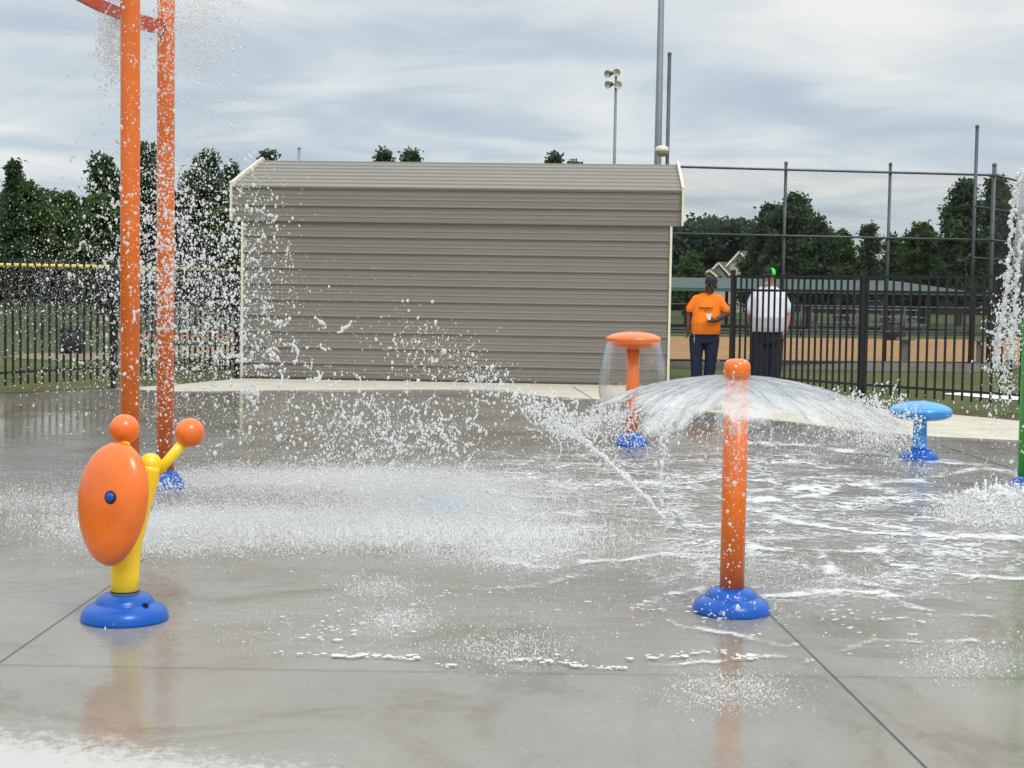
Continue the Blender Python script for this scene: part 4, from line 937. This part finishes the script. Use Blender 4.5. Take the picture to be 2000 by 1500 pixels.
def man(loc, label, rz, sk, leg, top, h, heavy=1.0):
    t = thing('person', loc, label, 'person', rz=rz)
    return t
# --- man in orange
m0 = A(1376, 757, 24.7); m0.z = 0.0
t = thing('person', m0, 'man in orange t-shirt and black cap holding white paper beside the fence post', 'person')
t.scale = (1.02, 1.02, 1.04)
bm = bmesh.new()
q = head(bm, (0.062, -0.03, 1.578), R(28)*-1, 1.10)
cap_(bm, (0.045, 0.01, 1.53), (0.025, 0.02, 1.42), 0.062, 0.075)
loft(bm, [(0, 0.02, 0.85, 0.17, 0.13), (0, 0.0, 1.0, 0.18, 0.15), (0.0, 0.01, 1.25, 0.17, 0.13), (0.015, 0.02, 1.42, 0.12, 0.09)])
cap_(bm, (-0.17, 0.02, 1.37), (-0.275, 0.03, 1.13), 0.058, 0.046); cap_(bm, (-0.275, 0.03, 1.13), (-0.285, -0.04, 0.91), 0.046, 0.030)
hand(bm, (-0.285, -0.04, 0.90), (0.05, -0.05, -1), (0, -1, 0), 0.55)
cap_(bm, (0.20, 0.02, 1.37), (0.325, -0.02, 1.15), 0.060, 0.048); cap_(bm, (0.325, -0.02, 1.15), (0.115, -0.255, 1.055), 0.048, 0.031)
hand(bm, (0.105, -0.262, 1.053), (-1, -0.25, 0.05), (0, 0.2, 1), 0.8)
for sx, hx, fx in ((-1, -0.12, -0.125), (1, 0.085, 0.06)): cap_(bm, (hx, 0.02, 0.8), (fx, 0.02, 0.10), 0.085, 0.045)
body = remesh('body', bm, SKIN_D, t, 0.0075)
face_bits(body, q, 1.10, DARKP)
bm = bmesh.new()
loft(bm, [(-0.005, -0.01, 0.835, 0.218, 0.165), (-0.005, -0.02, 0.90, 0.232, 0.185), (-0.005, -0.035, 1.02, 0.232, 0.205), (0.0, -0.02, 1.18, 0.215, 0.175), (0.01, 0.0, 1.32, 0.215, 0.15), (0.02, 0.015, 1.42, 0.19, 0.115), (0.022, 0.02, 1.475, 0.10, 0.085)])
cap_(bm, (-0.155, 0.02, 1.365), (-0.252, 0.025, 1.225), 0.078, 0.070); cap_(bm, (0.185, 0.02, 1.370), (0.295, -0.005, 1.215), 0.080, 0.074)
sh = remesh('t_shirt', bm, TSO, t, 0.009, 5)
bm = bmesh.new(); r_ = random.Random(3)
for row, (z, x0_, x1_, sz) in enumerate(((1.245, -0.13, 0.135, 0.020), (1.200, -0.05, 0.05, 0.014))):
    x = x0_
    while x < x1_:
        wd = r_.uniform(0.010, 0.018)
        if r_.random() < 0.88:
            yb = -0.170-0.012*0+0.26*(x-0.0)**2*2.2; box(bm, (x, yb-0.012-0.05*(1.245-z), z+r_.uniform(-0.003, 0.003)), (wd*0.6, 0.05, sz*r_.uniform(0.5, 1)))
        x += wd+0.004
obj('shirt_print', bm, PRINT, sh)
bm = bmesh.new()
loft(bm, [(-0.015, 0.015, 0.70, 0.212, 0.145), (-0.01, 0.01, 0.80, 0.222, 0.155), (-0.005, 0.0, 0.90, 0.212, 0.155)])
for hx, kx, fx in ((-0.130, -0.135, -0.125), (0.095, 0.085, 0.065)):
    cap_(bm, (hx*1.05, 0.01, 0.76), (kx*1.05, 0.0, 0.45), 0.124, 0.096); cap_(bm, (kx*1.05, 0.0, 0.45), (fx, 0.02, 0.11), 0.096, 0.086)
remesh('trousers', bm, NAVY, t, 0.009, 4)
for fx, dx in ((-0.135, -0.03), (0.07, 0.02)):
    bm = bmesh.new(); loft(bm, [(fx+dx*0.4, -0.03, 0.0, 0.050, 0.145), (fx+dx*0.4, -0.035, 0.05, 0.050, 0.14), (fx, 0.0, 0.09, 0.046, 0.09), (fx, 0.02, 0.13, 0.045, 0.05)]); obj('shoe', bm, SHOE, t, True)
cap_hat(body, q, 1.10, HATB)
bm = bmesh.new(); tube(bm, [(0.155, -0.20, 1.075), (0.175, -0.185, 1.083)], 0.037, 14); obj('wristwatch', bm, DARKP, t, True)
bm = bmesh.new(); bar(bm, (-0.20, -0.155, 0.86), (-0.20, -0.155, 0.70), 0.006); box(bm, (-0.195, -0.16, 0.76), (0.008, 0.008, 0.04)); obj('belt_clip', bm, KEYM, t)
pp = m0+Vector((0.005, -0.332, 1.143)); tp_ = thing('paper_cup', pp+Vector((0, 0, -0.03)), 'white folded paper pouch held in the man\'s hand at his waist', 'paper')
bm = bmesh.new()
for k in range(4): box(bm, (-0.018+k*0.012, k*0.004, 0.035+0.006*(k % 2)), (0.030, 0.006, 0.10-0.01*(k % 3)), ry=R(-20+k*9))
obj('paper_sheet', bm, PAPER, tp_)
# --- man in white
w0 = A(1496, 755, 24.6); w0.z = 0.0
t = thing('person', w0, 'large man in white t-shirt and black and neon green cap behind the fence', 'person')
t.scale = (1.02, 1.02, 1.055)
bm = bmesh.new()
q = head(bm, (0.0, -0.02, 1.70), R(-42), 1.05)
cap_(bm, (0.005, 0.02, 1.62), (0.01, 0.03, 1.50), 0.075, 0.090)
loft(bm, [(0, 0.02, 0.88, 0.20, 0.16), (0, 0.0, 1.05, 0.22, 0.19), (0.0, 0.01, 1.3, 0.20, 0.16), (0.0, 0.02, 1.50, 0.14, 0.10)])
cap_(bm, (0.21, 0.02, 1.43), (0.325, 0.03, 1.13), 0.066, 0.052); cap_(bm, (0.325, 0.03, 1.13), (0.265, -0.09, 0.90), 0.052, 0.034)
hand(bm, (0.262, -0.095, 0.89), (-0.15, -0.15, -1), (-0.6, -0.8, 0), 0.6, 1.05)
cap_(bm, (-0.20, 0.02, 1.43), (-0.30, 0.08, 1.14), 0.066, 0.052); cap_(bm, (-0.30, 0.08, 1.14), (-0.20, 0.17, 0.93), 0.052, 0.034)
hand(bm, (-0.197, 0.172, 0.92), (0.3, 0.1, -1), (1, 0.2, 0), 0.5, 1.05)
for hx, fx in ((-0.12, -0.13), (0.12, 0.12)): cap_(bm, (hx, 0.02, 0.8), (fx, 0.02, 0.10), 0.09, 0.048)
body = remesh('body', bm, SKIN_L, t, 0.0075)
face_bits(body, q, 1.05, DARKP)
bm = bmesh.new(); sphere(bm, q(0, -0.070, -0.088), (0.038, 0.034, 0.040), 16); sphere(bm, q(0, -0.096, -0.043), (0.030, 0.010, 0.008), 10); obj('beard', bm, HAIRG, body, True)
bm = bmesh.new()
loft(bm, [(0.0, -0.02, 0.875, 0.262, 0.215), (0.0, -0.03, 0.95, 0.272, 0.232), (0.0, -0.045, 1.10, 0.280, 0.250), (0.0, -0.02, 1.27, 0.275, 0.205), (0.0, 0.0, 1.40, 0.275, 0.165), (0.0, 0.02, 1.50, 0.225, 0.13), (0.005, 0.025, 1.565, 0.115, 0.095)])
cap_(bm, (-0.18, 0.02, 1.435), (-0.275, 0.045, 1.215), 0.092, 0.088); cap_(bm, (0.19, 0.02, 1.435), (0.312, 0.025, 1.215), 0.092, 0.088)
remesh('t_shirt', bm, TSW, t, 0.009, 5)
bm = bmesh.new(); r_ = random.Random(8)
bm.free()
bm = bmesh.new()
loft(bm, [(0.0, 0.01, 0.70, 0.255, 0.17), (0.0, 0.0, 0.82, 0.262, 0.19), (0.0, 0.0, 0.93, 0.250, 0.19)])
for hx, kx, fx in ((-0.120, -0.125, -0.120), (0.125, 0.125, 0.115)):
    cap_(bm, (hx, 0.01, 0.77), (kx, 0.0, 0.45), 0.138, 0.124); cap_(bm, (kx, 0.0, 0.45), (fx, 0.02, 0.12), 0.124, 0.112)
remesh('trousers', bm, CHAR, t, 0.009, 4)
for fx in (-0.12, 0.13):
    bm = bmesh.new(); loft(bm, [(fx, -0.04, 0.0, 0.054, 0.15), (fx, -0.04, 0.05, 0.054, 0.145), (fx, 0.0, 0.09, 0.05, 0.09), (fx, 0.02, 0.14, 0.048, 0.05)]); obj('shoe', bm, SHOE, t, True)
cap_hat(body, q, 1.05, HATB, HATG)

# ------------------------------------------------------------------ water in the air
ICO = None
def ico(sub):
    bm = bmesh.new(); bmesh.ops.create_icosphere(bm, subdivisions=sub, radius=1); v = np.array([x.co[:] for x in bm.verts]); f = np.array([[q.index for q in p.verts] for p in bm.faces]); bm.free(); return v, f
ICO1, ICO2 = ico(1), ico(2)
TET = (np.array([(1, 0, -0.35), (-0.5, 0.87, -0.35), (-0.5, -0.87, -0.35), (0, 0, 1.0)]), np.array([(0, 2, 1), (0, 1, 3), (1, 2, 3), (2, 0, 3)]))
def rots(n, r):
    q = r.normal(0, 1, (n, 4)); q /= np.linalg.norm(q, axis=1)[:, None]; w, x, y, z = q.T
    return np.stack([1-2*(y*y+z*z), 2*(x*y-z*w), 2*(x*z+y*w), 2*(x*y+z*w), 1-2*(x*x+z*z), 2*(y*z-x*w), 2*(x*z-y*w), 2*(y*z+x*w), 1-2*(x*x+y*y)], 1).reshape(n, 3, 3)
class Cloud:
    """collects drops and builds them as one mesh"""
    st = 1.35
    def __init__(s, seed): s.V = []; s.F = []; s.n = 0; s.r = np.random.default_rng(seed)
    def add(s, P, size, base, lump=0.35, sx=None):
        n = len(P); bv, bf = base; Rm = rots(n, s.r)
        sc = size[:, None]*s.r.uniform(0.65, 1.3, (n, 3))
        if sx is not None: sc = size[:, None]*sx
        loc = bv[None]*sc[:, None, :]
        if lump: loc = loc*(1+lump*s.r.uniform(-1, 1, (n, len(bv), 1)))
        if sx is None: loc = np.einsum('nij,nkj->nki', Rm, loc); loc[:, :, 2] *= s.st
        V = loc+P[:, None, :]; k = len(bv)
        s.V.append(V.reshape(-1, 3)); s.F.append((bf[None]+(np.arange(n)*k)[:, None, None]+s.n).reshape(-1, 3)); s.n += n*k
    def px(s, cx, cy, rx, ry, n, med, Y, dY, base=None, mode='g', sig=0.50, mx=0.0105, lump=0.40):
        r = s.r
        if mode == 'g': x = cx+r.normal(0, rx, n); y = cy+r.normal(0, ry, n)
        else: x = cx+r.uniform(-rx, rx, n); y = cy+r.uniform(-ry, ry, n)
        P = An(x, y, Y+r.normal(0, dY, n)); ok = P[:, 2] > 0.02; P = P[ok]
        size = np.minimum(med*0.70*np.exp(r.normal(0, sig, len(P))), mx)
        big = size > 0.007
        if base is not None: s.add(P, size, base, lump)
        else:
            if big.any(): s.add(P[big], size[big], ICO2, lump*0.6)
            if (~big).any(): s.add(P[~big], size[~big], ICO1, lump)
    def lace(s, cx, cy, rx, ry, n, Y, dY, ln=0.05, rad=0.005):
        """short ragged strings of water"""
        r = s.r
        for _ in range(n):
            p = An(np.array([cx+rx*min(1.8, max(-1.8, r.normal()))]), np.array([cy+ry*min(1.8, max(-1.8, r.normal()))]), np.array([Y+r.normal(0, dY)]))[0]
            if p[2] < 0.05: continue
            k = r.integers(5, 12); d = r.normal(0, 1, 3); d[1] *= 0.4; d /= np.linalg.norm(d); pts = []
            for i in range(k): pts.append(p.copy()); d = d+r.normal(0, 0.45, 3); d /= np.linalg.norm(d); p = p+d*ln/k*1.6
            pts = np.array(pts); s.add(pts, rad*r.uniform(0.5, 1.5, k), ICO1, 0.3)
    def build(s, name, m_, label, cat, kind='stuff'):
        o = npmesh(name, np.concatenate(s.V), np.concatenate(s.F), m_); return tag(o, label, cat, kind=kind)
# shower from the tall arch
c = Cloud(1)
DH = 10.7
c.px(225, 60, 22, 70, 1167, 0.0040, DH, 0.25); c.px(380, 70, 45, 70, 833, 0.0040, DH, 0.3); c.px(275, 100, 30, 80, 583, 0.0039, DH, 0.3)
c.px(340, 170, 95, 130, 1667, 0.0037, DH, 0.45); c.px(420, 250, 60, 90, 833, 0.0035, DH, 0.4); c.px(130, 120, 50, 90, 100, 0.0039, DH, 0.3)
c.px(325, 330, 75, 80, 938, 0.0039, DH, 0.45); c.px(340, 430, 85, 75, 1622, 0.0050, DH, 0.5); c.px(330, 520, 95, 70, 1708, 0.0052, DH, 0.5)
c.px(300, 560, 120, 60, 2562, 0.0029, DH, 0.6, ICO1); c.px(90, 560, 90, 50, 1878, 0.0021, DH, 0.5, ICO1, mx=0.006); c.px(230, 540, 260, 18, 1280, 0.0019, DH, 0.5, ICO1, mx=0.006); c.px(230, 585, 240, 18, 854, 0.0019, DH, 0.5, ICO1, mx=0.006)
c.px(400, 630, 75, 70, 1878, 0.0046, DH, 0.5); c.px(500, 560, 38, 110, 460, 0.0048, DH, 0.4); c.px(480, 430, 28, 50, 133, 0.0052, DH, 0.4); c.px(540, 640, 60, 70, 306, 0.0036, DH, 0.4)
c.px(330, 720, 130, 50, 1878, 0.0039, DH, 0.5); c.px(400, 800, 140, 45, 1109, 0.0037, DH, 0.5); c.px(130, 720, 110, 60, 426, 0.0024, DH, 0.4, ICO1)
c.px(300, 860, 40, 60, 127, 0.0040, DH, 0.5); c.px(180, 450, 90, 60, 383, 0.0028, DH, 0.5); c.px(70, 430, 60, 60, 110, 0.0024, DH, 0.5)
c.px(254, 420, 14, 300, 260, 0.0050, 9.95, 0.03); c.px(322, 420, 14, 280, 320, 0.0055, 11.0, 0.03); c.px(325, 950, 24, 10, 350, 0.0045, 10.95, 0.05)
c.px(720, 700, 120, 60, 60, 0.0024, DH, 0.4, ICO1)
c.lace(222, 50, 16, 60, 300, DH, 0.2, 0.11, 0.0042); c.lace(390, 40, 45, 50, 240, DH, 0.2, 0.10, 0.0042); c.lace(300, 500, 90, 120, 60, DH, 0.4, 0.05, 0.007)
c.lace(560, 700, 70, 40, 26, DH, 0.3, 0.10, 0.009); c.lace(490, 560, 40, 100, 22, DH, 0.3, 0.10, 0.007)
c.build('falling_drops', DROP, 'shower of white water drops falling around the two tall orange poles', 'water')
# jet and its drops in the middle
c = Cloud(2)
c.px(870, 700, 60, 30, 130, 0.0050, 10.6, 0.3); c.px(820, 665, 40, 25, 60, 0.0050, 10.6, 0.3); c.px(940, 745, 30, 18, 120, 0.0055, 10.6, 0.3); c.px(1020, 785, 28, 16, 140, 0.0062, 10.5, 0.2)
c.px(1090, 830, 24, 12, 130, 0.0055, 10.5, 0.2); c.px(900, 850, 170, 60, 900, 0.0030, 10.2, 0.5, ICO1); c.px(1080, 890, 110, 30, 260, 0.0028, 10.2, 0.5, ICO1)
c.px(700, 830, 110, 60, 900, 0.0048, 9.8, 0.4); c.px(835, 865, 75, 42, 420, 0.0046, 9.8, 0.4); c.px(600, 860, 120, 40, 800, 0.0036, 9.6, 0.4)
c.lace(820, 850, 60, 40, 50, 9.8, 0.3, 0.12, 0.006); c.lace(720, 830, 60, 40, 30, 9.8, 0.3, 0.10, 0.006); c.lace(1080, 815, 30, 22, 50, 10.5, 0.2, 0.10, 0.006); c.lace(860, 700, 50, 30, 8, 10.6, 0.2, 0.06, 0.004)
CS = c
arc = np.array([(1140, 862), (1085, 826), (1030, 790), (960, 748), (890, 705), (820, 668), (770, 655)])
n = 900; u = c.r.random(n)**1.15*(len(arc)-1); ax = np.interp(u, range(7), arc[:, 0]); ay = np.interp(u, range(7), arc[:, 1]); sp2 = 3+u*6.0
c.add(An(ax+c.r.normal(0, 1, n)*sp2, ay+c.r.normal(0, 1, n)*sp2*0.9, 10.5+c.r.normal(0, 0.15, n)), (0.0042-0.0002*u)*np.exp(c.r.normal(0, 0.5, n)), ICO1, 0.4)
JETD = []
def rope(name, pts, r0_, label, seed, drops=200, rad_end=None, spread=0.02):
    r = np.random.default_rng(seed); pts = np.array([list(p) for p in pts]); n = len(pts); M_ = 200
    tt = np.linspace(0, n-1, M_); P = np.stack([np.interp(tt, np.arange(n), pts[:, k]) for k in range(3)], 1)
    f = np.linspace(0, 1, M_); rad = r0_*(1+((rad_end or 1)-1)*f)*(0.7+0.7*vn(np.arange(M_)*0.45, np.zeros(M_), seed))
    wv = np.stack([fbm(np.arange(M_)*0.13, np.full(M_, k*9.1), seed+k, 3)-0.5 for k in range(3)], 1)
    P = P+wv*(spread*2.2*f)[:, None]
    bm = bmesh.new(); tube(bm, [Vector(p) for p in P], [float(x) for x in rad], 8)
    for v in bm.verts: v.co += Vector(r.normal(0, 0.16*r0_, 3))
    o = obj(name, bm, ROPE, None, True); tag(o, label, 'water jet')
    k = r.integers(0, M_, drops); JETD.append((P[k]+r.normal(0, 1, (drops, 3))*(spread*1.4*f[k]+0.006)[:, None], 0.0032*np.exp(r.normal(0, 0.5, drops))))
    return o
jp = [A(1297, 1012, 10.0), A(1262, 972, 10.05), A(1225, 935, 10.12), A(1190, 903, 10.2), A(1160, 877, 10.3), A(1125, 850, 10.4), A(1085, 826, 10.5)]
o = rope('water_jet', jp, 0.0105, 'straight slanting jet of white water shooting up left from the ground', 31, 500, 1.1, 0.040)
o = rope('water_jet', [A(1293, 990, 10.6), A(1293, 940, 10.6), A(1295, 880, 10.6), A(1298, 830, 10.6), A(1296, 800, 10.6)], 0.011, 'thin upright jet of water between the orange mushroom and the front post', 32, 420, 0.5, 0.05)
o = rope('water_jet', [A(1326, 1030, 9.8), A(1328, 1015, 9.8), A(1318, 1000, 9.8)], 0.016, 'small bubbling spout low on the ground left of the front post', 33, 160, 0.6, 0.05)
for P_, z_ in JETD: CS.add(P_, z_, ICO1, 0.3)
CS.build('scattered_drops', DROP, 'scattered white drops and strings of water tossed up before the shed', 'water')
# ground mist and splashes
c = Cloud(3)
r = c.r
def low(cx, cy, rx, ry, n, med, hmax, mode='g', base=TET, stretch=1.0):
    x = cx+r.normal(0, rx, n) if mode == 'g' else cx+r.uniform(-rx, rx, n); y = cy+(r.normal(0, ry, n) if mode == 'g' else r.uniform(-ry, ry, n))
    ok = y > 800; x, y = x[ok], y[ok]; dz = (CAMZ)/((y-570-0.0155*(x-1000))/FPX)
    P_ = An(x, y, dz*0.998); P_[:, 2] = np.abs(P_[:, 2]*0)+0.022+hmax*r.random(len(x))**2.2*r.random(len(x))
    c.add(P_, med*np.exp(r.normal(0, 0.4, len(x))), base, 0.3)
low(640, 955, 190, 16, 23040, 0.0027, 0.184); low(760, 945, 130, 14, 12800, 0.0027, 0.161); low(420, 950, 130, 14, 4480, 0.0024, 0.138)
low(420, 1040, 160, 18, 38400, 0.0027, 0.184); low(680, 1050, 170, 20, 38400, 0.0027, 0.172); low(900, 1010, 130, 30, 28160, 0.0026, 0.138); low(950, 1060, 90, 25, 12800, 0.0026, 0.115)
low(60, 990, 110, 14, 5120, 0.0024, 0.138); low(840, 985, 60, 15, 15360, 0.0027, 0.207); low(1010, 1090, 60, 18, 3840, 0.0026, 0.081)
low(340, 1065, 70, 14, 17920, 0.0027, 0.138); low(1080, 1020, 120, 50, 10240, 0.0022, 0.069)
low(862, 998, 75, 9, 26000, 0.0030, 0.09); low(480, 1048, 130, 11, 41600, 0.0024, 0.149); low(720, 1052, 150, 12, 38400, 0.0024, 0.138); low(620, 945, 160, 8, 22400, 0.0024, 0.138); low(860, 975, 90, 14, 14400, 0.0024, 0.161)
n = 2600; x = np.concatenate([r.normal(430, 130, n), r.normal(760, 170, n)]); y = 1052+r.normal(0, 12, 2*n)+0.03*(x-500); dz = CAMZ/((y-570-0.0155*(x-1000))/FPX)
P_ = An(x, y, dz); P_[:, 2] = 0.03+0.05*r.random(2*n); hh = r.uniform(0.012, 0.06, 2*n)
c.add(P_, np.ones(2*n), ICO1, 0.2, np.stack([r.uniform(0.0015, 0.003, 2*n)]*2+[hh*0.5], 1))
c.build('ground_spray', MIST, 'band of white spray bouncing off the concrete in the middle left', 'spray')
c = Cloud(4); r = c.r
for cx, cy, rx, ry, n in ((740, 1160, 40, 14, 700), (775, 1226, 42, 14, 1100), (1000, 1285, 60, 22, 1300), (900, 1290, 60, 18, 200), (1430, 1370, 60, 20, 1500), (1880, 1308, 60, 24, 1100), (1480, 1120, 110, 20, 1300), (1600, 1145, 120, 16, 900), (1320, 1100, 60, 20, 600), (1180, 1060, 120, 30, 900), (1700, 1130, 150, 25, 700), (560, 1240, 130, 30, 250), (1150, 1200, 300, 60, 500), (300, 1100, 120, 20, 300), (1650, 880, 120, 12, 900), (1830, 930, 60, 12, 500)):
    low(cx, cy, rx, ry, int(n*1.3), 0.0024, 0.05)
def flecks(cx, cy, rx, ry, n, w0=0.006, w1=0.022):
    x = cx+r.normal(0, rx*0.6, n); y = cy+r.normal(0, ry*0.55, n)+5*np.sin(x*0.017)+9*(vn(x/60.0, x*0, 5)-0.5); ok = vn(x/38.0, y/14.0, 8) > 0.42; x, y = x[ok], y[ok]; n = len(x); dz = CAMZ/((y-570-0.0155*(x-1000))/FPX)
    P_ = An(x, y, dz); P_[:, 2] = 0.026; k = 0.55*r.uniform(w0, w1, n)*r.random(n)**0.9+0.002
    c.add(P_, np.ones(n), ICO2, 0.25, np.stack([k*r.uniform(0.8, 2.0, n), k*r.uniform(0.6, 1.4, n), np.full(n, 0.0012)], 1))
flecks(650, 1245, 130, 45, 110); flecks(700, 1302, 190, 5, 70, 0.008, 0.03); flecks(1080, 1317, 250, 5, 150, 0.006, 0.024); flecks(1430, 1302, 160, 8, 110, 0.006, 0.026); flecks(1420, 1225, 160, 25, 90); flecks(1750, 1250, 250, 30, 120); flecks(1000, 1170, 300, 40, 120, 0.004, 0.014); flecks(1600, 1180, 400, 50, 260, 0.005, 0.022)
c.build('splash_spots', MIST, 'small spiky splash patches where drops hit the wet concrete', 'splash')
# foamy rush round the green post base
c = Cloud(5); r = c.r
low(1945, 1000, 38, 14, 7000, 0.0050, 0.10); low(1985, 985, 20, 10, 3000, 0.0055, 0.14); low(1910, 990, 25, 10, 900, 0.0045, 0.08)
c.lace(1950, 985, 25, 10, 60, 11.0, 0.2, 0.08, 0.008)
low(1950, 1005, 34, 12, 5000, 0.0060, 0.13); low(1910, 1010, 40, 9, 2500, 0.0055, 0.07); c.lace(1945, 985, 30, 14, 90, 11.0, 0.2, 0.07, 0.010)
c.build('foaming_splash', MIST, 'heap of white foaming water at the foot of the green post', 'splash')
c = Cloud(6)
for (x0_, y0_), (x1_, y1_) in (((1993, 330), (1978, 400)), ((1978, 400), (1968, 560)), ((1968, 560), (1952, 650)), ((1998, 420), (1985, 560)), ((1985, 560), (1975, 700)), ((1952, 650), (1945, 720))):
    n = 420; u = np.random.default_rng(int(x0_)).random(n); c.add(An(x0_+(x1_-x0_)*u+c.r.normal(0, 2.2, n)+3*np.sin(u*25), y0_+(y1_-y0_)*u, 11.5+c.r.normal(0, 0.05, n)), 0.0042*np.exp(c.r.normal(0, 0.5, n)), ICO1, 0.3)
c.px(1955, 700, 16, 70, 260, 0.005, 11.4, 0.2); c.px(1940, 800, 30, 40, 110, 0.006, 11.4, 0.2); c.px(1985, 620, 10, 80, 260, 0.005, 11.5, 0.1); c.px(1975, 900, 25, 40, 60, 0.006, 11.4, 0.2)
c.lace(1968, 640, 12, 70, 60, 11.4, 0.1, 0.12, 0.006)
c.build('falling_streams', DROP, 'ragged strings of water falling beside the green post', 'water')
# sheets: dome over the front post, curtain round the orange mushroom, bell at the green post
def sheet(name, loc, rfun, zfun, n_u, n_v, label, m_, openf, fs=(7, 7, 1.3), seed=0, a0=0, a1=2*math.pi, wobble=0.0):
    U, Vv = np.meshgrid(np.linspace(a0, a1, n_u), np.linspace(0, 1, n_v), indexing='ij'); U, Vv = U.ravel(), Vv.ravel()
    rr_ = rfun(U, Vv); zz_ = zfun(U, Vv); wn = (fbm(U*9, Vv*4, seed)-0.5)*wobble*Vv
    P_ = np.stack([(rr_+wn)*np.cos(U)+loc[0], (rr_+wn)*np.sin(U)+loc[1], zz_+wn*0.6], 1)
    flow = np.stack([np.cos(U)*fs[0], np.sin(U)*fs[1], Vv*fs[2]], 1); op = openf(U, Vv)
    I = np.arange(n_u*n_v).reshape(n_u, n_v); F_ = np.stack([I[:-1, :-1], I[1:, :-1], I[1:, 1:], I[:-1, 1:]], -1).reshape(-1, 4)
    F_ = F_[op[F_].min(1) < 0.75]
    o = npmesh(name, P_, F_, m_, attrs={'flow': ('FLOAT_VECTOR', flow), 'open': ('FLOAT', op)}); return tag(o, label, 'water')
def dome_r(U, V): return 0.055+V*(0.625+0.04*np.cos(U)+0.16*fbm(np.cos(U)*3+5, np.sin(U)*3+5, 7))
def dome_z(U, V): r_ = dome_r(U, V); return 1.128-0.36*r_**2-0.10*np.clip(r_-0.55, 0, 1)**1.5
def dome_open(U, V):
    nz = fbm(np.cos(U)*6+9, np.sin(U)*6+V*2.0, 15, 4); return np.clip(0.12+0.50*sstep(0.50, 1.0, V)+(nz-0.5)*0.75*V, 0, 1)
sheet('water_dome', POSTP, dome_r, dome_z, 420, 60, 'umbrella shaped sheet of clear and white water spreading from the front orange post', DOMEW, dome_open, (4.2, 4.2, 1.9), 3, wobble=0.05)
def cur_r(U, V): return 0.275+0.075*np.sin(np.clip(V*1.25, 0, 1)*math.pi/2)-0.05*V**3
def cur_z(U, V): return 1.035-0.66*V
def cur_open(U, V): nz = fbm(np.cos(U)*7+9, np.sin(U)*7+V*0.8, 25, 4); return np.clip(0.5*sstep(0.72, 1.0, V)+(nz-0.5)*0.7*V+0.05, 0, 1)
sheet('water_curtain', MUSH, cur_r, cur_z, 300, 50, 'clear bell shaped curtain of water falling from the orange mushroom cap', CURT, cur_open, (8, 8, 1.0), 5, wobble=0.02)
def bel_r(U, V): return 0.05+0.12*V**0.5
def bel_z(U, V): return 2.56-1.0*V**1.3
sheet('water_bell', GRN, bel_r, bel_z, 120, 60, 'narrow bell of clear water hanging from the top of the green post', DOMEW, lambda U, V: np.clip(0.6*sstep(0.5, 1, V)+(fbm(np.cos(U)*6+3, np.sin(U)*6+V*2, 33)-0.5)*0.6, 0, 1), (9, 9, 1.0), 6, wobble=0.03)
# broken rim of the dome, drops running down the front post
c = Cloud(7); r = c.r
n = 2600; U = r.uniform(0, 2*math.pi, n); rd = 0.62+np.abs(r.normal(0, 0.17, n)); fall = np.abs(r.normal(0, 0.07, n))*(rd/0.7)**2+0.5*np.clip(rd-0.85, 0, 1)
z = 1.128-0.36*rd**2-fall
side = (np.cos(U)*1.0); keep = (r.random(n) < 0.35+0.65*np.abs(np.cos(U))) & (z > 0.05)
P_ = np.stack([POSTP.x+rd*np.cos(U), POSTP.y+rd*np.sin(U), z], 1)[keep]
c.add(P_, np.minimum(0.0024*np.exp(r.normal(0, 0.5, len(P_))), 0.005), ICO1, 0.35)
c.px(1710, 835, 42, 26, 2200, 0.0028, 7.3, 0.25, ICO1); c.px(1670, 795, 40, 14, 600, 0.0030, 7.3, 0.25, ICO1); c.px(1150, 840, 36, 14, 450, 0.0028, 7.2, 0.25, ICO1); c.px(1240, 850, 40, 30, 400, 0.0026, 7.2, 0.3, ICO1)
c.px(1200, 812, 25, 12, 300, 0.0032, 7.2, 0.2, ICO1); c.px(1560, 850, 100, 22, 700, 0.0024, 7.9, 0.2, ICO1); c.px(1400, 850, 50, 14, 300, 0.0024, 7.9, 0.2, ICO1)
c.px(1436, 830, 14, 50, 420, 0.0028, 7.02, 0.03); c.px(1432, 1000, 14, 110, 130, 0.0038, 7.02, 0.03); c.px(1428, 1185, 36, 14, 60, 0.0035, 6.98, 0.03); c.px(1795, 915, 40, 8, 200, 0.0030, 13.5, 0.1)
c.px(1233, 860, 26, 12, 70, 0.0035, 14.3, 0.05); c.px(1360, 830, 50, 14, 200, 0.0026, 12.5, 0.4)
c.lace(1160, 828, 35, 12, 35, 7.2, 0.2, 0.07, 0.0035); c.lace(1700, 810, 50, 22, 90, 7.3, 0.2, 0.08, 0.0035); c.lace(1240, 825, 50, 18, 50, 7.2, 0.2, 0.07, 0.003); c.lace(1550, 800, 60, 20, 40, 7.8, 0.2, 0.08, 0.003)
c.lace(1437, 800, 14, 22, 50, 7.0, 0.02, 0.05, 0.0025)
c.build('broken_rim_drops', DROP, 'drops torn from the rim of the water umbrella around the front post', 'water')
